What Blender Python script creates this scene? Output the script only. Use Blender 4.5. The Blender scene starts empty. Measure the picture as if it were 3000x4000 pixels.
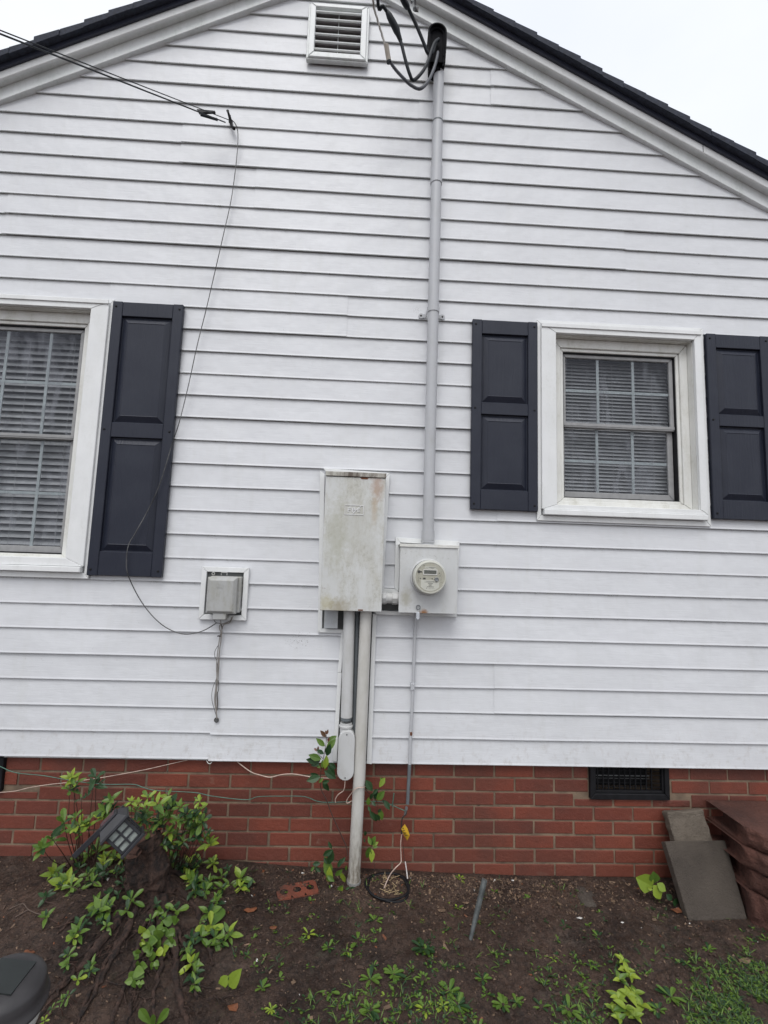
import bpy, math, random
import numpy as np
from mathutils import Vector, Matrix, noise as mnoise
random.seed(7); rng = np.random.default_rng(7)
S = bpy.context.scene
COL = S.collection
PI = math.pi

# ------------------------------------------------------------------ camera
YAW, PIT, ROLL = 0.039676, 0.106992, 0.032011
FPX, CD, CZ = 1850.0, 2.4731, 1.5308
cy, sy, cp, sp = math.cos(YAW), math.sin(YAW), math.cos(PIT), math.sin(PIT)
VF = Vector((sy*cp, cy*cp, sp)); VR0 = Vector((cy, -sy, 0)); VU0 = VR0.cross(VF)
cr, sr = math.cos(ROLL), math.sin(ROLL)
VR = VR0*cr + VU0*sr; VU = VU0*cr - VR0*sr
CAMP = Vector((0, -CD, CZ))
cam = bpy.data.cameras.new('camera'); camo = bpy.data.objects.new('camera', cam); COL.objects.link(camo)
cam.sensor_fit = 'VERTICAL'; cam.sensor_height = 36; cam.lens = FPX/4000*36
cam.clip_start = 0.02; cam.clip_end = 600
Mx = Matrix.Identity(4)
for i in range(3):
    Mx[i][0] = VR[i]; Mx[i][1] = VU[i]; Mx[i][2] = -VF[i]; Mx[i][3] = CAMP[i]
camo.matrix_world = Mx
S.camera = camo

# ------------------------------------------------------------------ sky, sun, exposure
SUN_EL, SUN_AZ = math.radians(56), math.radians(192)     # overcast: soft light from above and in front of the wall
w = bpy.data.worlds.new('World'); S.world = w; w.use_nodes = True
nt = w.node_tree; nt.nodes.clear()
out = nt.nodes.new('ShaderNodeOutputWorld'); bg = nt.nodes.new('ShaderNodeBackground')
sky = nt.nodes.new('ShaderNodeTexSky'); sky.sky_type = 'NISHITA'; sky.sun_disc = False
sky.sun_elevation = SUN_EL; sky.sun_rotation = SUN_AZ; sky.air_density = 1.0; sky.dust_density = 6.0; sky.ozone_density = 1.0
hs = nt.nodes.new('ShaderNodeHueSaturation'); hs.inputs['Saturation'].default_value = 0.24
mixc = nt.nodes.new('ShaderNodeMix'); mixc.data_type = 'RGBA'; mixc.inputs[0].default_value = 0.80
mixc.inputs[7].default_value = (8.4, 8.8, 10.2, 1)       # cloud layer: an even pale grey-blue over the clear sky
nt.links.new(sky.outputs[0], hs.inputs['Color']); nt.links.new(hs.outputs[0], mixc.inputs[6])
tcw = nt.nodes.new('ShaderNodeTexCoord'); nzw = nt.nodes.new('ShaderNodeTexNoise'); nzw.inputs['Scale'].default_value = 1.6; nzw.inputs['Detail'].default_value = 5; nzw.inputs['Roughness'].default_value = .5
mpw = nt.nodes.new('ShaderNodeMapping'); mpw.inputs['Scale'].default_value = (1, 1, 2.2); nt.links.new(tcw.outputs['Generated'], mpw.inputs[0]); nt.links.new(mpw.outputs[0], nzw.inputs[0])
cld = nt.nodes.new('ShaderNodeValToRGB'); cld.color_ramp.elements[0].position = .35; cld.color_ramp.elements[1].position = .66
cld.color_ramp.elements[0].color = (8.3, 8.7, 9.9, 1); cld.color_ramp.elements[1].color = (9.5, 9.75, 9.95, 1)   # thicker and thinner cloud
nt.links.new(nzw.outputs[0], cld.inputs[0]); nt.links.new(cld.outputs[0], mixc.inputs[7])
nt.links.new(mixc.outputs[2], bg.inputs[0]); bg.inputs[1].default_value = 0.12
nt.links.new(bg.outputs[0], out.inputs[0])
sun = bpy.data.lights.new('sun', 'SUN'); sun.energy = 1.3; sun.angle = math.radians(32); sun.color = (1.0, 0.985, 0.96)
suno = bpy.data.objects.new('sun', sun); COL.objects.link(suno)
sd = Vector((math.sin(SUN_AZ)*math.cos(SUN_EL), math.cos(SUN_AZ)*math.cos(SUN_EL), math.sin(SUN_EL)))
suno.rotation_euler = (-sd).to_track_quat('-Z', 'Y').to_euler()
S.view_settings.view_transform = 'Standard'; S.view_settings.look = 'None'
S.view_settings.exposure = 0.09; S.view_settings.gamma = 1.0

# ------------------------------------------------------------------ survey helpers (photo measurement -> point at its real depth)
def ray(u, v): return (VF + VR*((u-1500)/FPX) - VU*((v-2000)/FPX))
def P(u, v, Y):
    d = ray(u, v); t = (Y+CD)/d.y
    return CAMP + d*t
def smooth(a, b, x):
    t = min(1, max(0, (x-a)/(b-a))); return t*t*(3-2*t)
BX = [-30, -1.7, -.96, -.345, .79, 1.57, 2.3, 30]; BZ = [.05, .083, .083, .052, .012, .004, -.005, -.02]
STX, STY = -1.0, -0.36
def H0(x, y):
    b = float(np.interp(x, BX, BZ))
    yy = -y
    z = b - 0.045*max(0, min(yy, 6))
    if yy > .25: z -= .03*smooth(.25, 1.2, yy)*max(0.0, min(1, (1.4-x)/3))
    d = math.hypot((x-STX)/.34, (y-STY)/.30)
    z += .085*math.exp(-d*d)
    return z
def H(x, y):
    n = mnoise.noise(Vector((x*3.1, y*3.1, 0)))*.012 + mnoise.noise(Vector((x*11, y*11, 3)))*.006
    n += mnoise.noise(Vector((x*34, y*34, 7)))*.0035
    k = smooth(0.0, .08, -y)
    return H0(x, y) + n*(.35+.65*k)
def G(u, v):
    d = ray(u, v); t = .5
    for i in range(900):
        p = CAMP + d*t
        if p.z <= H(p.x, p.y) or p.y > -.0: break
        t += .004
    return p

# ------------------------------------------------------------------ mesh helpers
class MB:
    def __init__(s): s.v = []; s.f = []; s.m = []
    def add(s, vs, fs, m=0):
        o = len(s.v); s.v += [tuple(v) for v in vs]; s.f += [tuple(i+o for i in f) for f in fs]; s.m += [m]*len(fs)
    def box(s, x0, x1, y0, y1, z0, z1, m=0, M=None):
        vs = [Vector((x, y, z)) for z in (z0, z1) for y in (y0, y1) for x in (x0, x1)]
        if M is not None: vs = [M @ v for v in vs]
        s.add(vs, [(0,2,3,1),(4,5,7,6),(0,1,5,4),(2,6,7,3),(0,4,6,2),(1,3,7,5)], m)
    def prism(s, poly, y0, y1, m=0):              # poly in xz, counter-clockwise seen from the front (-y)
        n = len(poly)
        vs = [(x, y0, z) for x, z in poly] + [(x, y1, z) for x, z in poly]
        fs = [tuple(range(n)), tuple(range(2*n-1, n-1, -1))] + [(i, i+n, (i+1) % n + n, (i+1) % n) for i in range(n)]
        s.add(vs, fs, m)
    def tube(s, pts, r, seg=10, m=0, caps=True):
        pts = [Vector(p) for p in pts]; n = len(pts)
        rs = r if isinstance(r, (list, tuple)) else [r]*n
        o = len(s.v); prev = None
        for i, p in enumerate(pts):
            t = (pts[min(i+1, n-1)] - pts[max(i-1, 0)]).normalized()
            if prev is None:
                a = Vector((0, 0, 1)) if abs(t.z) < .9 else Vector((1, 0, 0)); nn = t.cross(a).normalized()
            else: nn = (prev - t*prev.dot(t)).normalized()
            b = t.cross(nn); prev = nn
            for k in range(seg):
                a = 2*PI*k/seg; s.v.append(tuple(p + (nn*math.cos(a) + b*math.sin(a))*rs[i]))
        for i in range(n-1):
            for k in range(seg):
                a = o+i*seg+k; b2 = o+i*seg+(k+1) % seg
                s.f.append((a, b2, b2+seg, a+seg)); s.m.append(m)
        if caps:
            for j, rv in ((0, True), (n-1, False)):
                q = len(s.v); s.v += s.v[o+j*seg:o+(j+1)*seg]
                s.f.append(tuple(q+k for k in (range(seg-1, -1, -1) if rv else range(seg)))); s.m.append(m)
    def lathe(s, c, axis, prof, seg=32, m=0, sx=1, sz=1):   # prof: list (dist along axis, radius)
        c = Vector(c); ax = Vector(axis).normalized()
        a = Vector((0, 0, 1)) if abs(ax.z) < .9 else Vector((1, 0, 0)); e1 = ax.cross(a).normalized(); e2 = ax.cross(e1)
        o = len(s.v)
        for d, r in prof:
            for k in range(seg):
                t = 2*PI*k/seg; s.v.append(tuple(c + ax*d + e1*(r*sx*math.cos(t)) + e2*(r*sz*math.sin(t))))
        for i in range(len(prof)-1):
            for k in range(seg):
                p = o+i*seg+k; q = o+i*seg+(k+1) % seg
                s.f.append((p, p+seg, q+seg, q)); s.m.append(m)
        s.f.append(tuple(o+k for k in range(seg))); s.m.append(m)
        s.f.append(tuple(o+(len(prof)-1)*seg+k for k in range(seg-1, -1, -1))); s.m.append(m)
    def mitre(s, o, i, y0, y1, m=0, sides='tblr', g=.0007):
        ox0, ox1, oz0, oz1 = o; ix0, ix1, iz0, iz1 = i
        if 't' in sides: s.prism([(ix0+g, iz1), (ix1-g, iz1), (ox1-g, oz1), (ox0+g, oz1)], y0, y1, m)
        if 'b' in sides: s.prism([(ox0+g, oz0), (ox1-g, oz0), (ix1-g, iz0), (ix0+g, iz0)], y0, y1, m)
        if 'l' in sides: s.prism([(ox0, oz0+g), (ix0, iz0+g), (ix0, iz1-g), (ox0, oz1-g)], y0, y1, m)
        if 'r' in sides: s.prism([(ix1, iz0+g), (ox1, oz0+g), (ox1, oz1-g), (ix1, iz1-g)], y0, y1, m)
    def leaf(s, base, tip, wd, up=None, curl=.15, fold=.25, m=0, shape=0):
        base = Vector(base); tip = Vector(tip); ax = tip-base; L = ax.length
        if L < 1e-5: return
        ax /= L
        if up is None: up = Vector((random.uniform(-.6, .6), -1, random.uniform(-.1, .9)))
        side = ax.cross(up)
        if side.length < 1e-4: side = Vector((1, 0, 0))
        side.normalize(); nn = side.cross(ax)
        if shape == 0: st = [(0, .04), (.18, .62), (.42, 1), (.68, .82), (.88, .36), (1, .02)]
        elif shape == 1: st = [(0, .04), (.12, .7), (.3, 1), (.55, .86), (.8, .45), (1, .02)]      # heart / broad
        else: st = [(0, .12), (.25, .45), (.55, .9), (.8, 1), (.94, .6), (1, .05)]                 # spoon
        vs = []
        for t, wv in st:
            c = base + ax*(L*t) - nn*(curl*L*t*t)
            h = wd*.5*wv
            vs += [c - side*h + nn*(fold*h), c, c + side*h + nn*(fold*h)]
        fs = []
        for k in range(len(st)-1):
            a = 3*k; fs += [(a, a+1, a+4, a+3), (a+1, a+2, a+5, a+4)]
        s.add(vs, fs, m)
    def build(s, name, mats, parent=None, bevel=0, smooth_=False, sub=0, bseg=1):
        me = bpy.data.meshes.new(name); me.from_pydata(s.v, [], s.f)
        if not isinstance(mats, (list, tuple)): mats = [mats]
        for m_ in mats: me.materials.append(m_)
        me.polygons.foreach_set('material_index', s.m)
        if smooth_: me.polygons.foreach_set('use_smooth', [True]*len(s.f))
        me.update()
        o = bpy.data.objects.new(name, me); COL.objects.link(o)
        if parent: o.parent = parent
        if bevel:
            b = o.modifiers.new('b', 'BEVEL'); b.width = bevel; b.segments = bseg; b.limit_method = 'ANGLE'; b.angle_limit = math.radians(35)
        if sub:
            b = o.modifiers.new('s', 'SUBSURF'); b.levels = sub; b.render_levels = sub
        if smooth_ == 'auto':
            try: me.shade_auto_smooth = True
            except Exception: pass
        return o
def tag(o, label, cat, group=None, kind=None):
    o['label'] = label; o['category'] = cat
    if group: o['group'] = group
    if kind: o['kind'] = kind
    return o
def _thing(name, label, cat, group=None):
    o = bpy.data.objects.new(name, None); COL.objects.link(o); o.empty_display_size = .05
    return tag(o, label, cat, group)
thing = _thing
def cr_spline(pts, n=8):
    pts = [Vector(p) for p in pts]; out = []
    for i in range(len(pts)-1):
        p0 = pts[max(i-1, 0)]; p1 = pts[i]; p2 = pts[i+1]; p3 = pts[min(i+2, len(pts)-1)]
        for k in range(n):
            t = k/n; t2 = t*t; t3 = t2*t
            out.append(.5*((2*p1) + (p2-p0)*t + (2*p0-5*p1+4*p2-p3)*t2 + (3*p1-p0-3*p2+p3)*t3))
    out.append(pts[-1]); return out
def lp(uvs, n=8):      # list of (u, v, Y)
    return cr_spline([P(*a) for a in uvs], n)

# ------------------------------------------------------------------ materials
class N:
    def __init__(s, name):
        s.m = bpy.data.materials.new(name); s.m.use_nodes = True; s.t = s.m.node_tree
        s.b = s.t.nodes['Principled BSDF']
        s.tc = s.t.nodes.new('ShaderNodeTexCoord'); s.geo = s.t.nodes.new('ShaderNodeNewGeometry')
        s.bump = None
    def new(s, k): return s.t.nodes.new(k)
    def link(s, a, b): s.t.links.new(a, b)
    def noise(s, scale, detail=4, rough=.55, stretch=(1, 1, 1), dist=0, off=(0, 0, 0)):
        mp = s.new('ShaderNodeMapping'); mp.inputs['Scale'].default_value = stretch; mp.inputs['Location'].default_value = off
        s.link(s.tc.outputs['Object'], mp.inputs[0])
        n = s.new('ShaderNodeTexNoise'); n.inputs['Scale'].default_value = scale; n.inputs['Detail'].default_value = detail
        n.inputs['Roughness'].default_value = rough; n.inputs['Distortion'].default_value = dist
        s.link(mp.outputs[0], n.inputs[0]); return n.outputs[0]
    def ramp(s, fac, a, b, c0=(0, 0, 0, 1), c1=(1, 1, 1, 1)):
        r = s.new('ShaderNodeValToRGB'); r.color_ramp.elements[0].position = a; r.color_ramp.elements[1].position = b
        r.color_ramp.elements[0].color = c0; r.color_ramp.elements[1].color = c1
        s.link(fac, r.inputs[0]); return r.outputs[0]
    def mix(s, fac, a, b):
        n = s.new('ShaderNodeMix'); n.data_type = 'RGBA'
        for inp, val in ((n.inputs[0], fac), (n.inputs[6], a), (n.inputs[7], b)):
            if isinstance(val, (float, int)): inp.default_value = val
            elif isinstance(val, tuple): inp.default_value = val if len(val) == 4 else (*val, 1)
            else: s.link(val, inp)
        return n.outputs[2]
    def math(s, op, a, b=0.0, clamp=False):
        n = s.new('ShaderNodeMath'); n.operation = op; n.use_clamp = clamp
        for i, val in enumerate((a, b)):
            if isinstance(val, (float, int)): n.inputs[i].default_value = val
            else: s.link(val, n.inputs[i])
        return n.outputs[0]
    def spot(s, c, r, soft=.5, sc=(1, 1, 1), warp=None):      # 1 inside a stain centred at c (metres), 0 outside
        mp = s.new('ShaderNodeMapping'); mp.vector_type = 'POINT'
        mp.inputs['Location'].default_value = tuple(-c[i]*sc[i] for i in range(3)); mp.inputs['Scale'].default_value = sc
        s.link(s.tc.outputs['Object'], mp.inputs[0])
        v = s.new('ShaderNodeVectorMath'); v.operation = 'LENGTH'; s.link(mp.outputs[0], v.inputs[0])
        d = v.outputs['Value']
        if warp is not None: d = s.math('ADD', d, s.math('MULTIPLY', s.math('SUBTRACT', warp, .5), r*1.5))
        mr = s.new('ShaderNodeMapRange'); mr.inputs[1].default_value = r*(1-soft); mr.inputs[2].default_value = r
        mr.inputs[3].default_value = 1; mr.inputs[4].default_value = 0; s.link(d, mr.inputs[0]); return mr.outputs[0]
    def color(s, c):
        if isinstance(c, tuple): s.b.inputs['Base Color'].default_value = c if len(c) == 4 else (*c, 1)
        else: s.link(c, s.b.inputs['Base Color'])
        return s
    def rough(s, r):
        if isinstance(r, (int, float)): s.b.inputs['Roughness'].default_value = r
        else: s.link(r, s.b.inputs['Roughness'])
        return s
    def bmp(s, h, strength=.3, dist=.002):
        b = s.new('ShaderNodeBump'); b.inputs['Strength'].default_value = strength; b.inputs['Distance'].default_value = dist
        s.link(h, b.inputs['Height'])
        if s.bump: s.link(s.bump.outputs[0], b.inputs['Normal'])
        s.link(b.outputs[0], s.b.inputs['Normal']); s.bump = b; return s

def simple(name, c, rough=.5, metal=0, var=.12, scale=30, bump=0, bscale=120, spec=.5):
    n = N(name); c2 = tuple(x*(1-var) for x in c); c1 = tuple(min(1, x*(1+var*.5)) for x in c)
    n.color(n.mix(n.ramp(n.noise(scale), .35, .65), c2, c1)).rough(rough)
    n.b.inputs['Metallic'].default_value = metal; n.b.inputs['Specular IOR Level'].default_value = spec
    if bump: n.bmp(n.noise(bscale), bump)
    return n.m

def siding_mat():
    n = N('white_vinyl_siding')
    grain = n.noise(30, 7, .7, (.22, 1, 2.6), 1.2)
    big = n.ramp(n.noise(1.6, 5, .6, (1, 1, .8)), .38, .72)
    c = n.mix(big, (.650, .660, .682), (.592, .601, .620))
    streak = n.ramp(n.noise(5, 6, .65, (2.5, 1, .35), 0, (3, 0, 0)), .52, .78)
    c = n.mix(n.math('MULTIPLY', streak, .32), c, (.54, .545, .52))
    speck = n.ramp(n.noise(95, 2, .5, (1, 1, 1)), .74, .78)
    c = n.mix(n.math('MULTIPLY', speck, .35), c, (.22, .21, .19))
    # slightly greener tone on the faces that point down
    sep = n.new('ShaderNodeSeparateXYZ'); n.link(n.geo.outputs['True Normal'], sep.inputs[0])
    under = n.math('MULTIPLY', n.math('LESS_THAN', sep.outputs[2], -.5), 1.0)
    c = n.mix(n.math('MULTIPLY', under, .7), c, (.60, .64, .60))
    sepz = n.new('ShaderNodeSeparateXYZ'); n.link(n.tc.outputs['Object'], sepz.inputs[0])
    lo = n.new('ShaderNodeMapRange'); lo.inputs[1].default_value = .56; lo.inputs[2].default_value = .80; lo.inputs[3].default_value = 1; lo.inputs[4].default_value = 0; n.link(sepz.outputs[2], lo.inputs[0])
    spl = n.ramp(n.noise(38, 5, .7, (1, 1, .7), 0, (5, 0, 2)), .52, .70)      # soil splashed on the lowest boards
    c = n.mix(n.math('MULTIPLY', n.math('MULTIPLY', lo.outputs[0], spl), .30), c, (.30, .25, .20))
    # mildewed patch of dark specks left of the conduits
    pt = P(1170, 2500, -.015)
    m = n.math('MULTIPLY', n.spot(pt, .09, .8, (1, 1, 1.6)), n.ramp(n.noise(160, 3, .6), .60, .66))
    c = n.mix(m, c, (.10, .10, .09))
    pt = P(1628, 1208, -.015)
    m = n.math('MULTIPLY', n.spot(pt, .035, .6), n.ramp(n.noise(150, 3, .6, (2, 1, .7)), .5, .6))
    c = n.mix(n.math('MULTIPLY', m, .5), c, (.35, .35, .34))
    n.color(c).rough(.46)
    n.bmp(grain, .34, .0030).bmp(n.noise(3.5, 3), .7, .018)
    return n.m
def brick_mat():
    n = N('red_brick')
    rnd = n.geo.outputs['Random Per Island']
    base = n.mix(rnd, (.205, .048, .026), (.125, .032, .020))
    dirt = n.ramp(n.noise(5, 6, .65), .45, .75)
    c = n.mix(n.math('MULTIPLY', dirt, .55), base, (.115, .036, .026))
    c = n.mix(n.math('MULTIPLY', n.ramp(n.noise(60, 4, .7), .55, .75), .35), c, (.28, .075, .045))
    c = n.mix(n.math('MULTIPLY', n.ramp(n.noise(9, 4, .6, (1, 1, 1.4), 0, (8, 3, 1)), .66, .74), .35), c, (.30, .19, .14))
    # damp, soil-splashed lowest courses
    sep = n.new('ShaderNodeSeparateXYZ'); n.link(n.tc.outputs['Object'], sep.inputs[0])
    mr = n.new('ShaderNodeMapRange'); mr.inputs[1].default_value = .02; mr.inputs[2].default_value = .30; mr.inputs[3].default_value = .8; mr.inputs[4].default_value = 0
    n.link(n.math('ADD', sep.outputs[2], n.math('MULTIPLY', n.noise(6, 3), .12)), mr.inputs[0])
    c = n.mix(n.math('MULTIPLY', mr.outputs[0], .5), c, (.085, .040, .028))
    c = n.mix(n.math('MULTIPLY', n.ramp(n.noise(2.2, 5, .6, off=(2, 0, 5)), .48, .62), .45), c, (.065, .030, .022))
    n.color(c).rough(.62); n.bmp(n.noise(170, 5, .75), .6, .004).bmp(n.noise(28, 5, .7), .6, .006)
    return n.m
def mortar_mat():
    n = N('mortar')
    c = n.mix(n.ramp(n.noise(12, 5), .4, .7), (.215, .155, .105), (.115, .082, .058))
    c = n.mix(n.math('MULTIPLY', n.ramp(n.noise(35, 4, .7), .62, .7), .8), c, (.03, .028, .026))
    n.color(c).rough(.9); n.bmp(n.noise(140, 5, .7), .6, .003); return n.m
def soil_mat():
    n = N('wet_soil')
    a = n.ramp(n.noise(3.2, 7, .68), .38, .64)
    c = n.mix(a, (.034, .018, .012), (.130, .080, .058))
    c = n.mix(n.math('MULTIPLY', n.ramp(n.noise(5, 6, .7, off=(7, 3, 0)), .55, .68), .55), c, (.135, .105, .085))
    c = n.mix(n.math('MULTIPLY', n.ramp(n.noise(45, 6, .8), .47, .60), .7), c, (.014, .009, .007))
    c = n.mix(n.math('MULTIPLY', n.ramp(n.noise(70, 5, .8, off=(1, 6, 0)), .55, .66), .65), c, (.135, .088, .064))
    c = n.mix(n.math('MULTIPLY', n.ramp(n.noise(120, 4, .75, off=(5, 1, 0)), .60, .66), .75), c, (.19, .135, .095))
    c = n.mix(n.math('MULTIPLY', n.ramp(n.noise(8, 5, .65, off=(4, 2, 0)), .54, .68), .6), c, (.020, .012, .009))
    c = n.mix(n.math('MULTIPLY', n.ramp(n.noise(23, 6, .7, off=(9, 2, 0)), .58, .70), .30), c, (.034, .050, .012))
    n.color(c).rough(n.ramp(n.noise(30, 4), .35, .65, (.36,)*3+(1,), (.8,)*3+(1,)))
    n.b.inputs['Specular IOR Level'].default_value = .45
    n.bmp(n.noise(60, 7, .8), 1.0, .020).bmp(n.noise(230, 4, .75), .9, .008); return n.m
def leaf_mat(name, a, b, spec=.32, rough=.42):
    n = N(name); rnd = n.geo.outputs['Random Per Island']
    c = n.mix(rnd, a, b)
    c = n.mix(n.math('MULTIPLY', n.ramp(n.noise(60, 3), .5, .75), .35), c, tuple(x*.55 for x in a))
    n.color(c).rough(rough); n.b.inputs['Specular IOR Level'].default_value = spec
    n.b.inputs['Transmission Weight'].default_value = 0
    n.bmp(n.noise(160, 3), .25, .002); return n.m
def painted(name, c, stain, spots=(), streak=.5, rough=.42):
    n = N(name)
    s1 = n.ramp(n.noise(9, 8, .74, (1.6, 1, .55)), .45, .64)
    s2 = n.ramp(n.noise(75, 6, .8, (1, 1, .8)), .48, .60)
    col = n.mix(n.ramp(n.noise(4, 4), .35, .7), c, tuple(x*.9 for x in c))
    col = n.mix(n.math('MULTIPLY', s1, streak), col, stain)
    col = n.mix(n.math('MULTIPLY', n.math('MULTIPLY', s1, s2), streak), col, tuple(x*.72 for x in stain))
    wp = n.noise(45, 4, .7)
    for pt, r, cc, k, sc in spots:
        col = n.mix(n.math('MULTIPLY', n.spot(pt, r, .75, sc, wp), k), col, cc)
    n.color(col).rough(rough); n.bmp(n.noise(200, 3), .12, .001); return n.m
def pipe_mat(name, c, dirty, zlo=None):
    n = N(name)
    s1 = n.ramp(n.noise(12, 6, .7, (1, 1, .4)), .45, .72)
    col = n.mix(n.math('MULTIPLY', s1, .55), c, dirty)
    if zlo:
        sep = n.new('ShaderNodeSeparateXYZ'); n.link(n.tc.outputs['Object'], sep.inputs[0])
        mr = n.new('ShaderNodeMapRange'); mr.inputs[1].default_value = zlo[0]; mr.inputs[2].default_value = zlo[1]; mr.inputs[3].default_value = 1; mr.inputs[4].default_value = 0
        n.link(sep.outputs[2], mr.inputs[0])
        fl = n.ramp(n.noise(45, 6, .75, (1.3, 1.3, .4)), .42, .60)
        col = n.mix(n.math('MULTIPLY', mr.outputs[0], fl), col, (.07, .055, .04))
        col = n.mix(n.math('MULTIPLY', mr.outputs[0], .35), col, (.30, .25, .18))
    n.color(col).rough(.45); n.bmp(n.noise(90, 4), .15, .001); return n.m
def glass_mat():
    m = bpy.data.materials.new('window_glass'); m.use_nodes = True; t = m.node_tree; t.nodes.clear()
    o = t.nodes.new('ShaderNodeOutputMaterial'); mx = t.nodes.new('ShaderNodeMixShader'); fr = t.nodes.new('ShaderNodeFresnel'); fr.inputs[0].default_value = 1.45
    tr = t.nodes.new('ShaderNodeBsdfTransparent'); tr.inputs[0].default_value = (.93, .94, .95, 1)
    gl = t.nodes.new('ShaderNodeBsdfGlossy'); gl.inputs['Roughness'].default_value = .02; gl.inputs[0].default_value = (.9, .92, 1, 1)
    # uneven pale haze painted over the pane in place of its reflections
    tc = t.nodes.new('ShaderNodeTexCoord'); mp = t.nodes.new('ShaderNodeMapping'); mp.inputs['Rotation'].default_value = (0, .7, 0); mp.inputs['Scale'].default_value = (1, 1, .35)
    nz = t.nodes.new('ShaderNodeTexNoise'); nz.inputs['Scale'].default_value = 9; nz.inputs['Detail'].default_value = 7; nz.inputs['Roughness'].default_value = .65; nz.inputs['Distortion'].default_value = 1.2
    rp = t.nodes.new('ShaderNodeValToRGB'); rp.color_ramp.elements[0].position = .5; rp.color_ramp.elements[1].position = .78
    rp.color_ramp.elements[1].color = (.30, .30, .30, 1)
    t.links.new(tc.outputs['Object'], mp.inputs[0]); t.links.new(mp.outputs[0], nz.inputs[0]); t.links.new(nz.outputs[0], rp.inputs[0])
    df = t.nodes.new('ShaderNodeBsdfDiffuse'); df.inputs[0].default_value = (.30, .31, .34, 1); m2 = t.nodes.new('ShaderNodeMixShader')
    t.links.new(rp.outputs[0], m2.inputs[0]); t.links.new(tr.outputs[0], m2.inputs[1]); t.links.new(df.outputs[0], m2.inputs[2])
    ge = t.nodes.new('ShaderNodeNewGeometry'); mm = t.nodes.new('ShaderNodeMath'); mm.operation = 'MULTIPLY'; iv = t.nodes.new('ShaderNodeMath'); iv.operation = 'SUBTRACT'; iv.inputs[0].default_value = 1
    t.links.new(ge.outputs['Backfacing'], iv.inputs[1]); t.links.new(iv.outputs[0], mm.inputs[0]); t.links.new(fr.outputs[0], mm.inputs[1]); t.links.new(mm.outputs[0], mx.inputs[0]); t.links.new(m2.outputs[0], mx.inputs[1]); t.links.new(gl.outputs[0], mx.inputs[2])
    t.links.new(mx.outputs[0], o.inputs[0]); return m
def shutter_mat():
    n = N('charcoal_shutter_plastic')
    g = n.noise(22, 6, .65, (3.0, 1, .22), 1.0)
    c = n.mix(n.ramp(n.noise(7, 5), .4, .7), (.0140, .0170, .0300), (.0200, .0235, .0370))
    n.color(c).rough(.42); n.b.inputs['Specular IOR Level'].default_value = .35; n.bmp(g, .8, .003); return n.m

M_SID = siding_mat(); M_BRK = brick_mat(); M_MOR = mortar_mat(); M_SOIL = soil_mat(); M_GLASS = glass_mat(); M_SHUT = shutter_mat()
M_TRIM = painted('white_trim_metal', (.77, .78, .78), (.60, .61, .57), streak=.18)
M_FRZ = painted('frieze_paint', (.74, .76, .76), (.52, .56, .52), streak=.3)
M_SASH = simple('grey_vinyl_sash', (.30, .30, .30), .5)
M_FRAME = painted('window_frame_paint', (.72, .72, .69), (.46, .44, .36), streak=.28)
M_MUN = simple('muntin_paint', (.33, .36, .355), .5)
M_SLAT = simple('blind_slat', (.31, .31, .31), .6)
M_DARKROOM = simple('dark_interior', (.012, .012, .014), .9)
M_SHING = simple('charcoal_shingle', (.026, .031, .048), .85, var=.4, scale=60, bump=.6, bscale=300)
M_DRIP = simple('dark_drip_edge', (.020, .023, .040), .5)
M_BLACKP = simple('black_plastic', (.010, .010, .012), .55, var=.3, spec=.25)
M_BLACKR = simple('black_rubber_cable', (.010, .013, .018), .5, var=.3, spec=.3)
M_GREYCAB = simple('weathered_cable', (.085, .09, .105), .5, var=.3)
M_ALU = simple('aluminium', (.42, .40, .37), .45, .6)
M_WOODCON = simple('tan_connector', (.36, .32, .27), .6)
M_VOID = simple('recess_board_painted_shade', (.10, .105, .105), .8)  # shade of the openings is put into this dark colour
M_GREYCON = simple('grey_pvc', (.13, .145, .155), .55)
M_STEEL = simple('galvanised_steel', (.22, .23, .235), .5, .5, .3)
M_RUST = simple('rust', (.16, .055, .022), .85, var=.5, scale=200)
M_WIREW = simple('aged_white_wire', (.48, .36, .30), .6, var=.3)
M_WIREG = simple('green_wire', (.075, .17, .13), .5, var=.3)
M_DARKW = simple('dark_wire', (.03, .025, .022), .6)
M_TAG = painted('yellow_tag', (.62, .38, .03), (.30, .17, .02), streak=.6)
M_CONC = N('wet_concrete')
_c = M_CONC; _c.color(_c.mix(_c.ramp(_c.noise(5, 6, .6), .35, .7), (.085, .070, .055), (.150, .122, .094))).rough(.75)
_c.bmp(_c.noise(120, 5, .75), .9, .010).bmp(_c.noise(20, 4), .4, .010); M_CONC = _c.m
_c = N('wet_concrete_dark'); _c.color(_c.mix(_c.ramp(_c.noise(4, 6, .65), .3, .7), (.046, .036, .029), (.118, .096, .077))).rough(.7)
_c.bmp(_c.noise(110, 6, .8), 1.0, .014); M_CONC2 = _c.m
_c = N('red_concrete'); _c.color(_c.mix(_c.ramp(_c.noise(6, 6, .65), .35, .68), (.070, .028, .020), (.155, .060, .041))).rough(.75)
_c.bmp(_c.noise(80, 6, .8), 1.0, .014).bmp(_c.noise(22, 5, .7), .9, .022); M_REDC = _c.m
_c = N('old_wood'); _c.color(_c.mix(_c.ramp(_c.noise(30, 7, .75, (1, 1, .5)), .38, .66), (.010, .006, .005), (.100, .054, .038))).rough(.8)
_c.bmp(_c.noise(40, 6, .75, (1, 1, .35)), 1.0, .022).bmp(_c.noise(150, 4, .7), .8, .006); M_WOOD = _c.m
_c = N('cut_wood'); _c.color(_c.mix(_c.ramp(_c.noise(20, 5), .3, .7), (.10, .050, .036), (.17, .09, .066))).rough(.8); M_CUT = _c.m
M_LY = leaf_mat('young_leaf', (.215, .280, .030), (.125, .195, .024))
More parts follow.
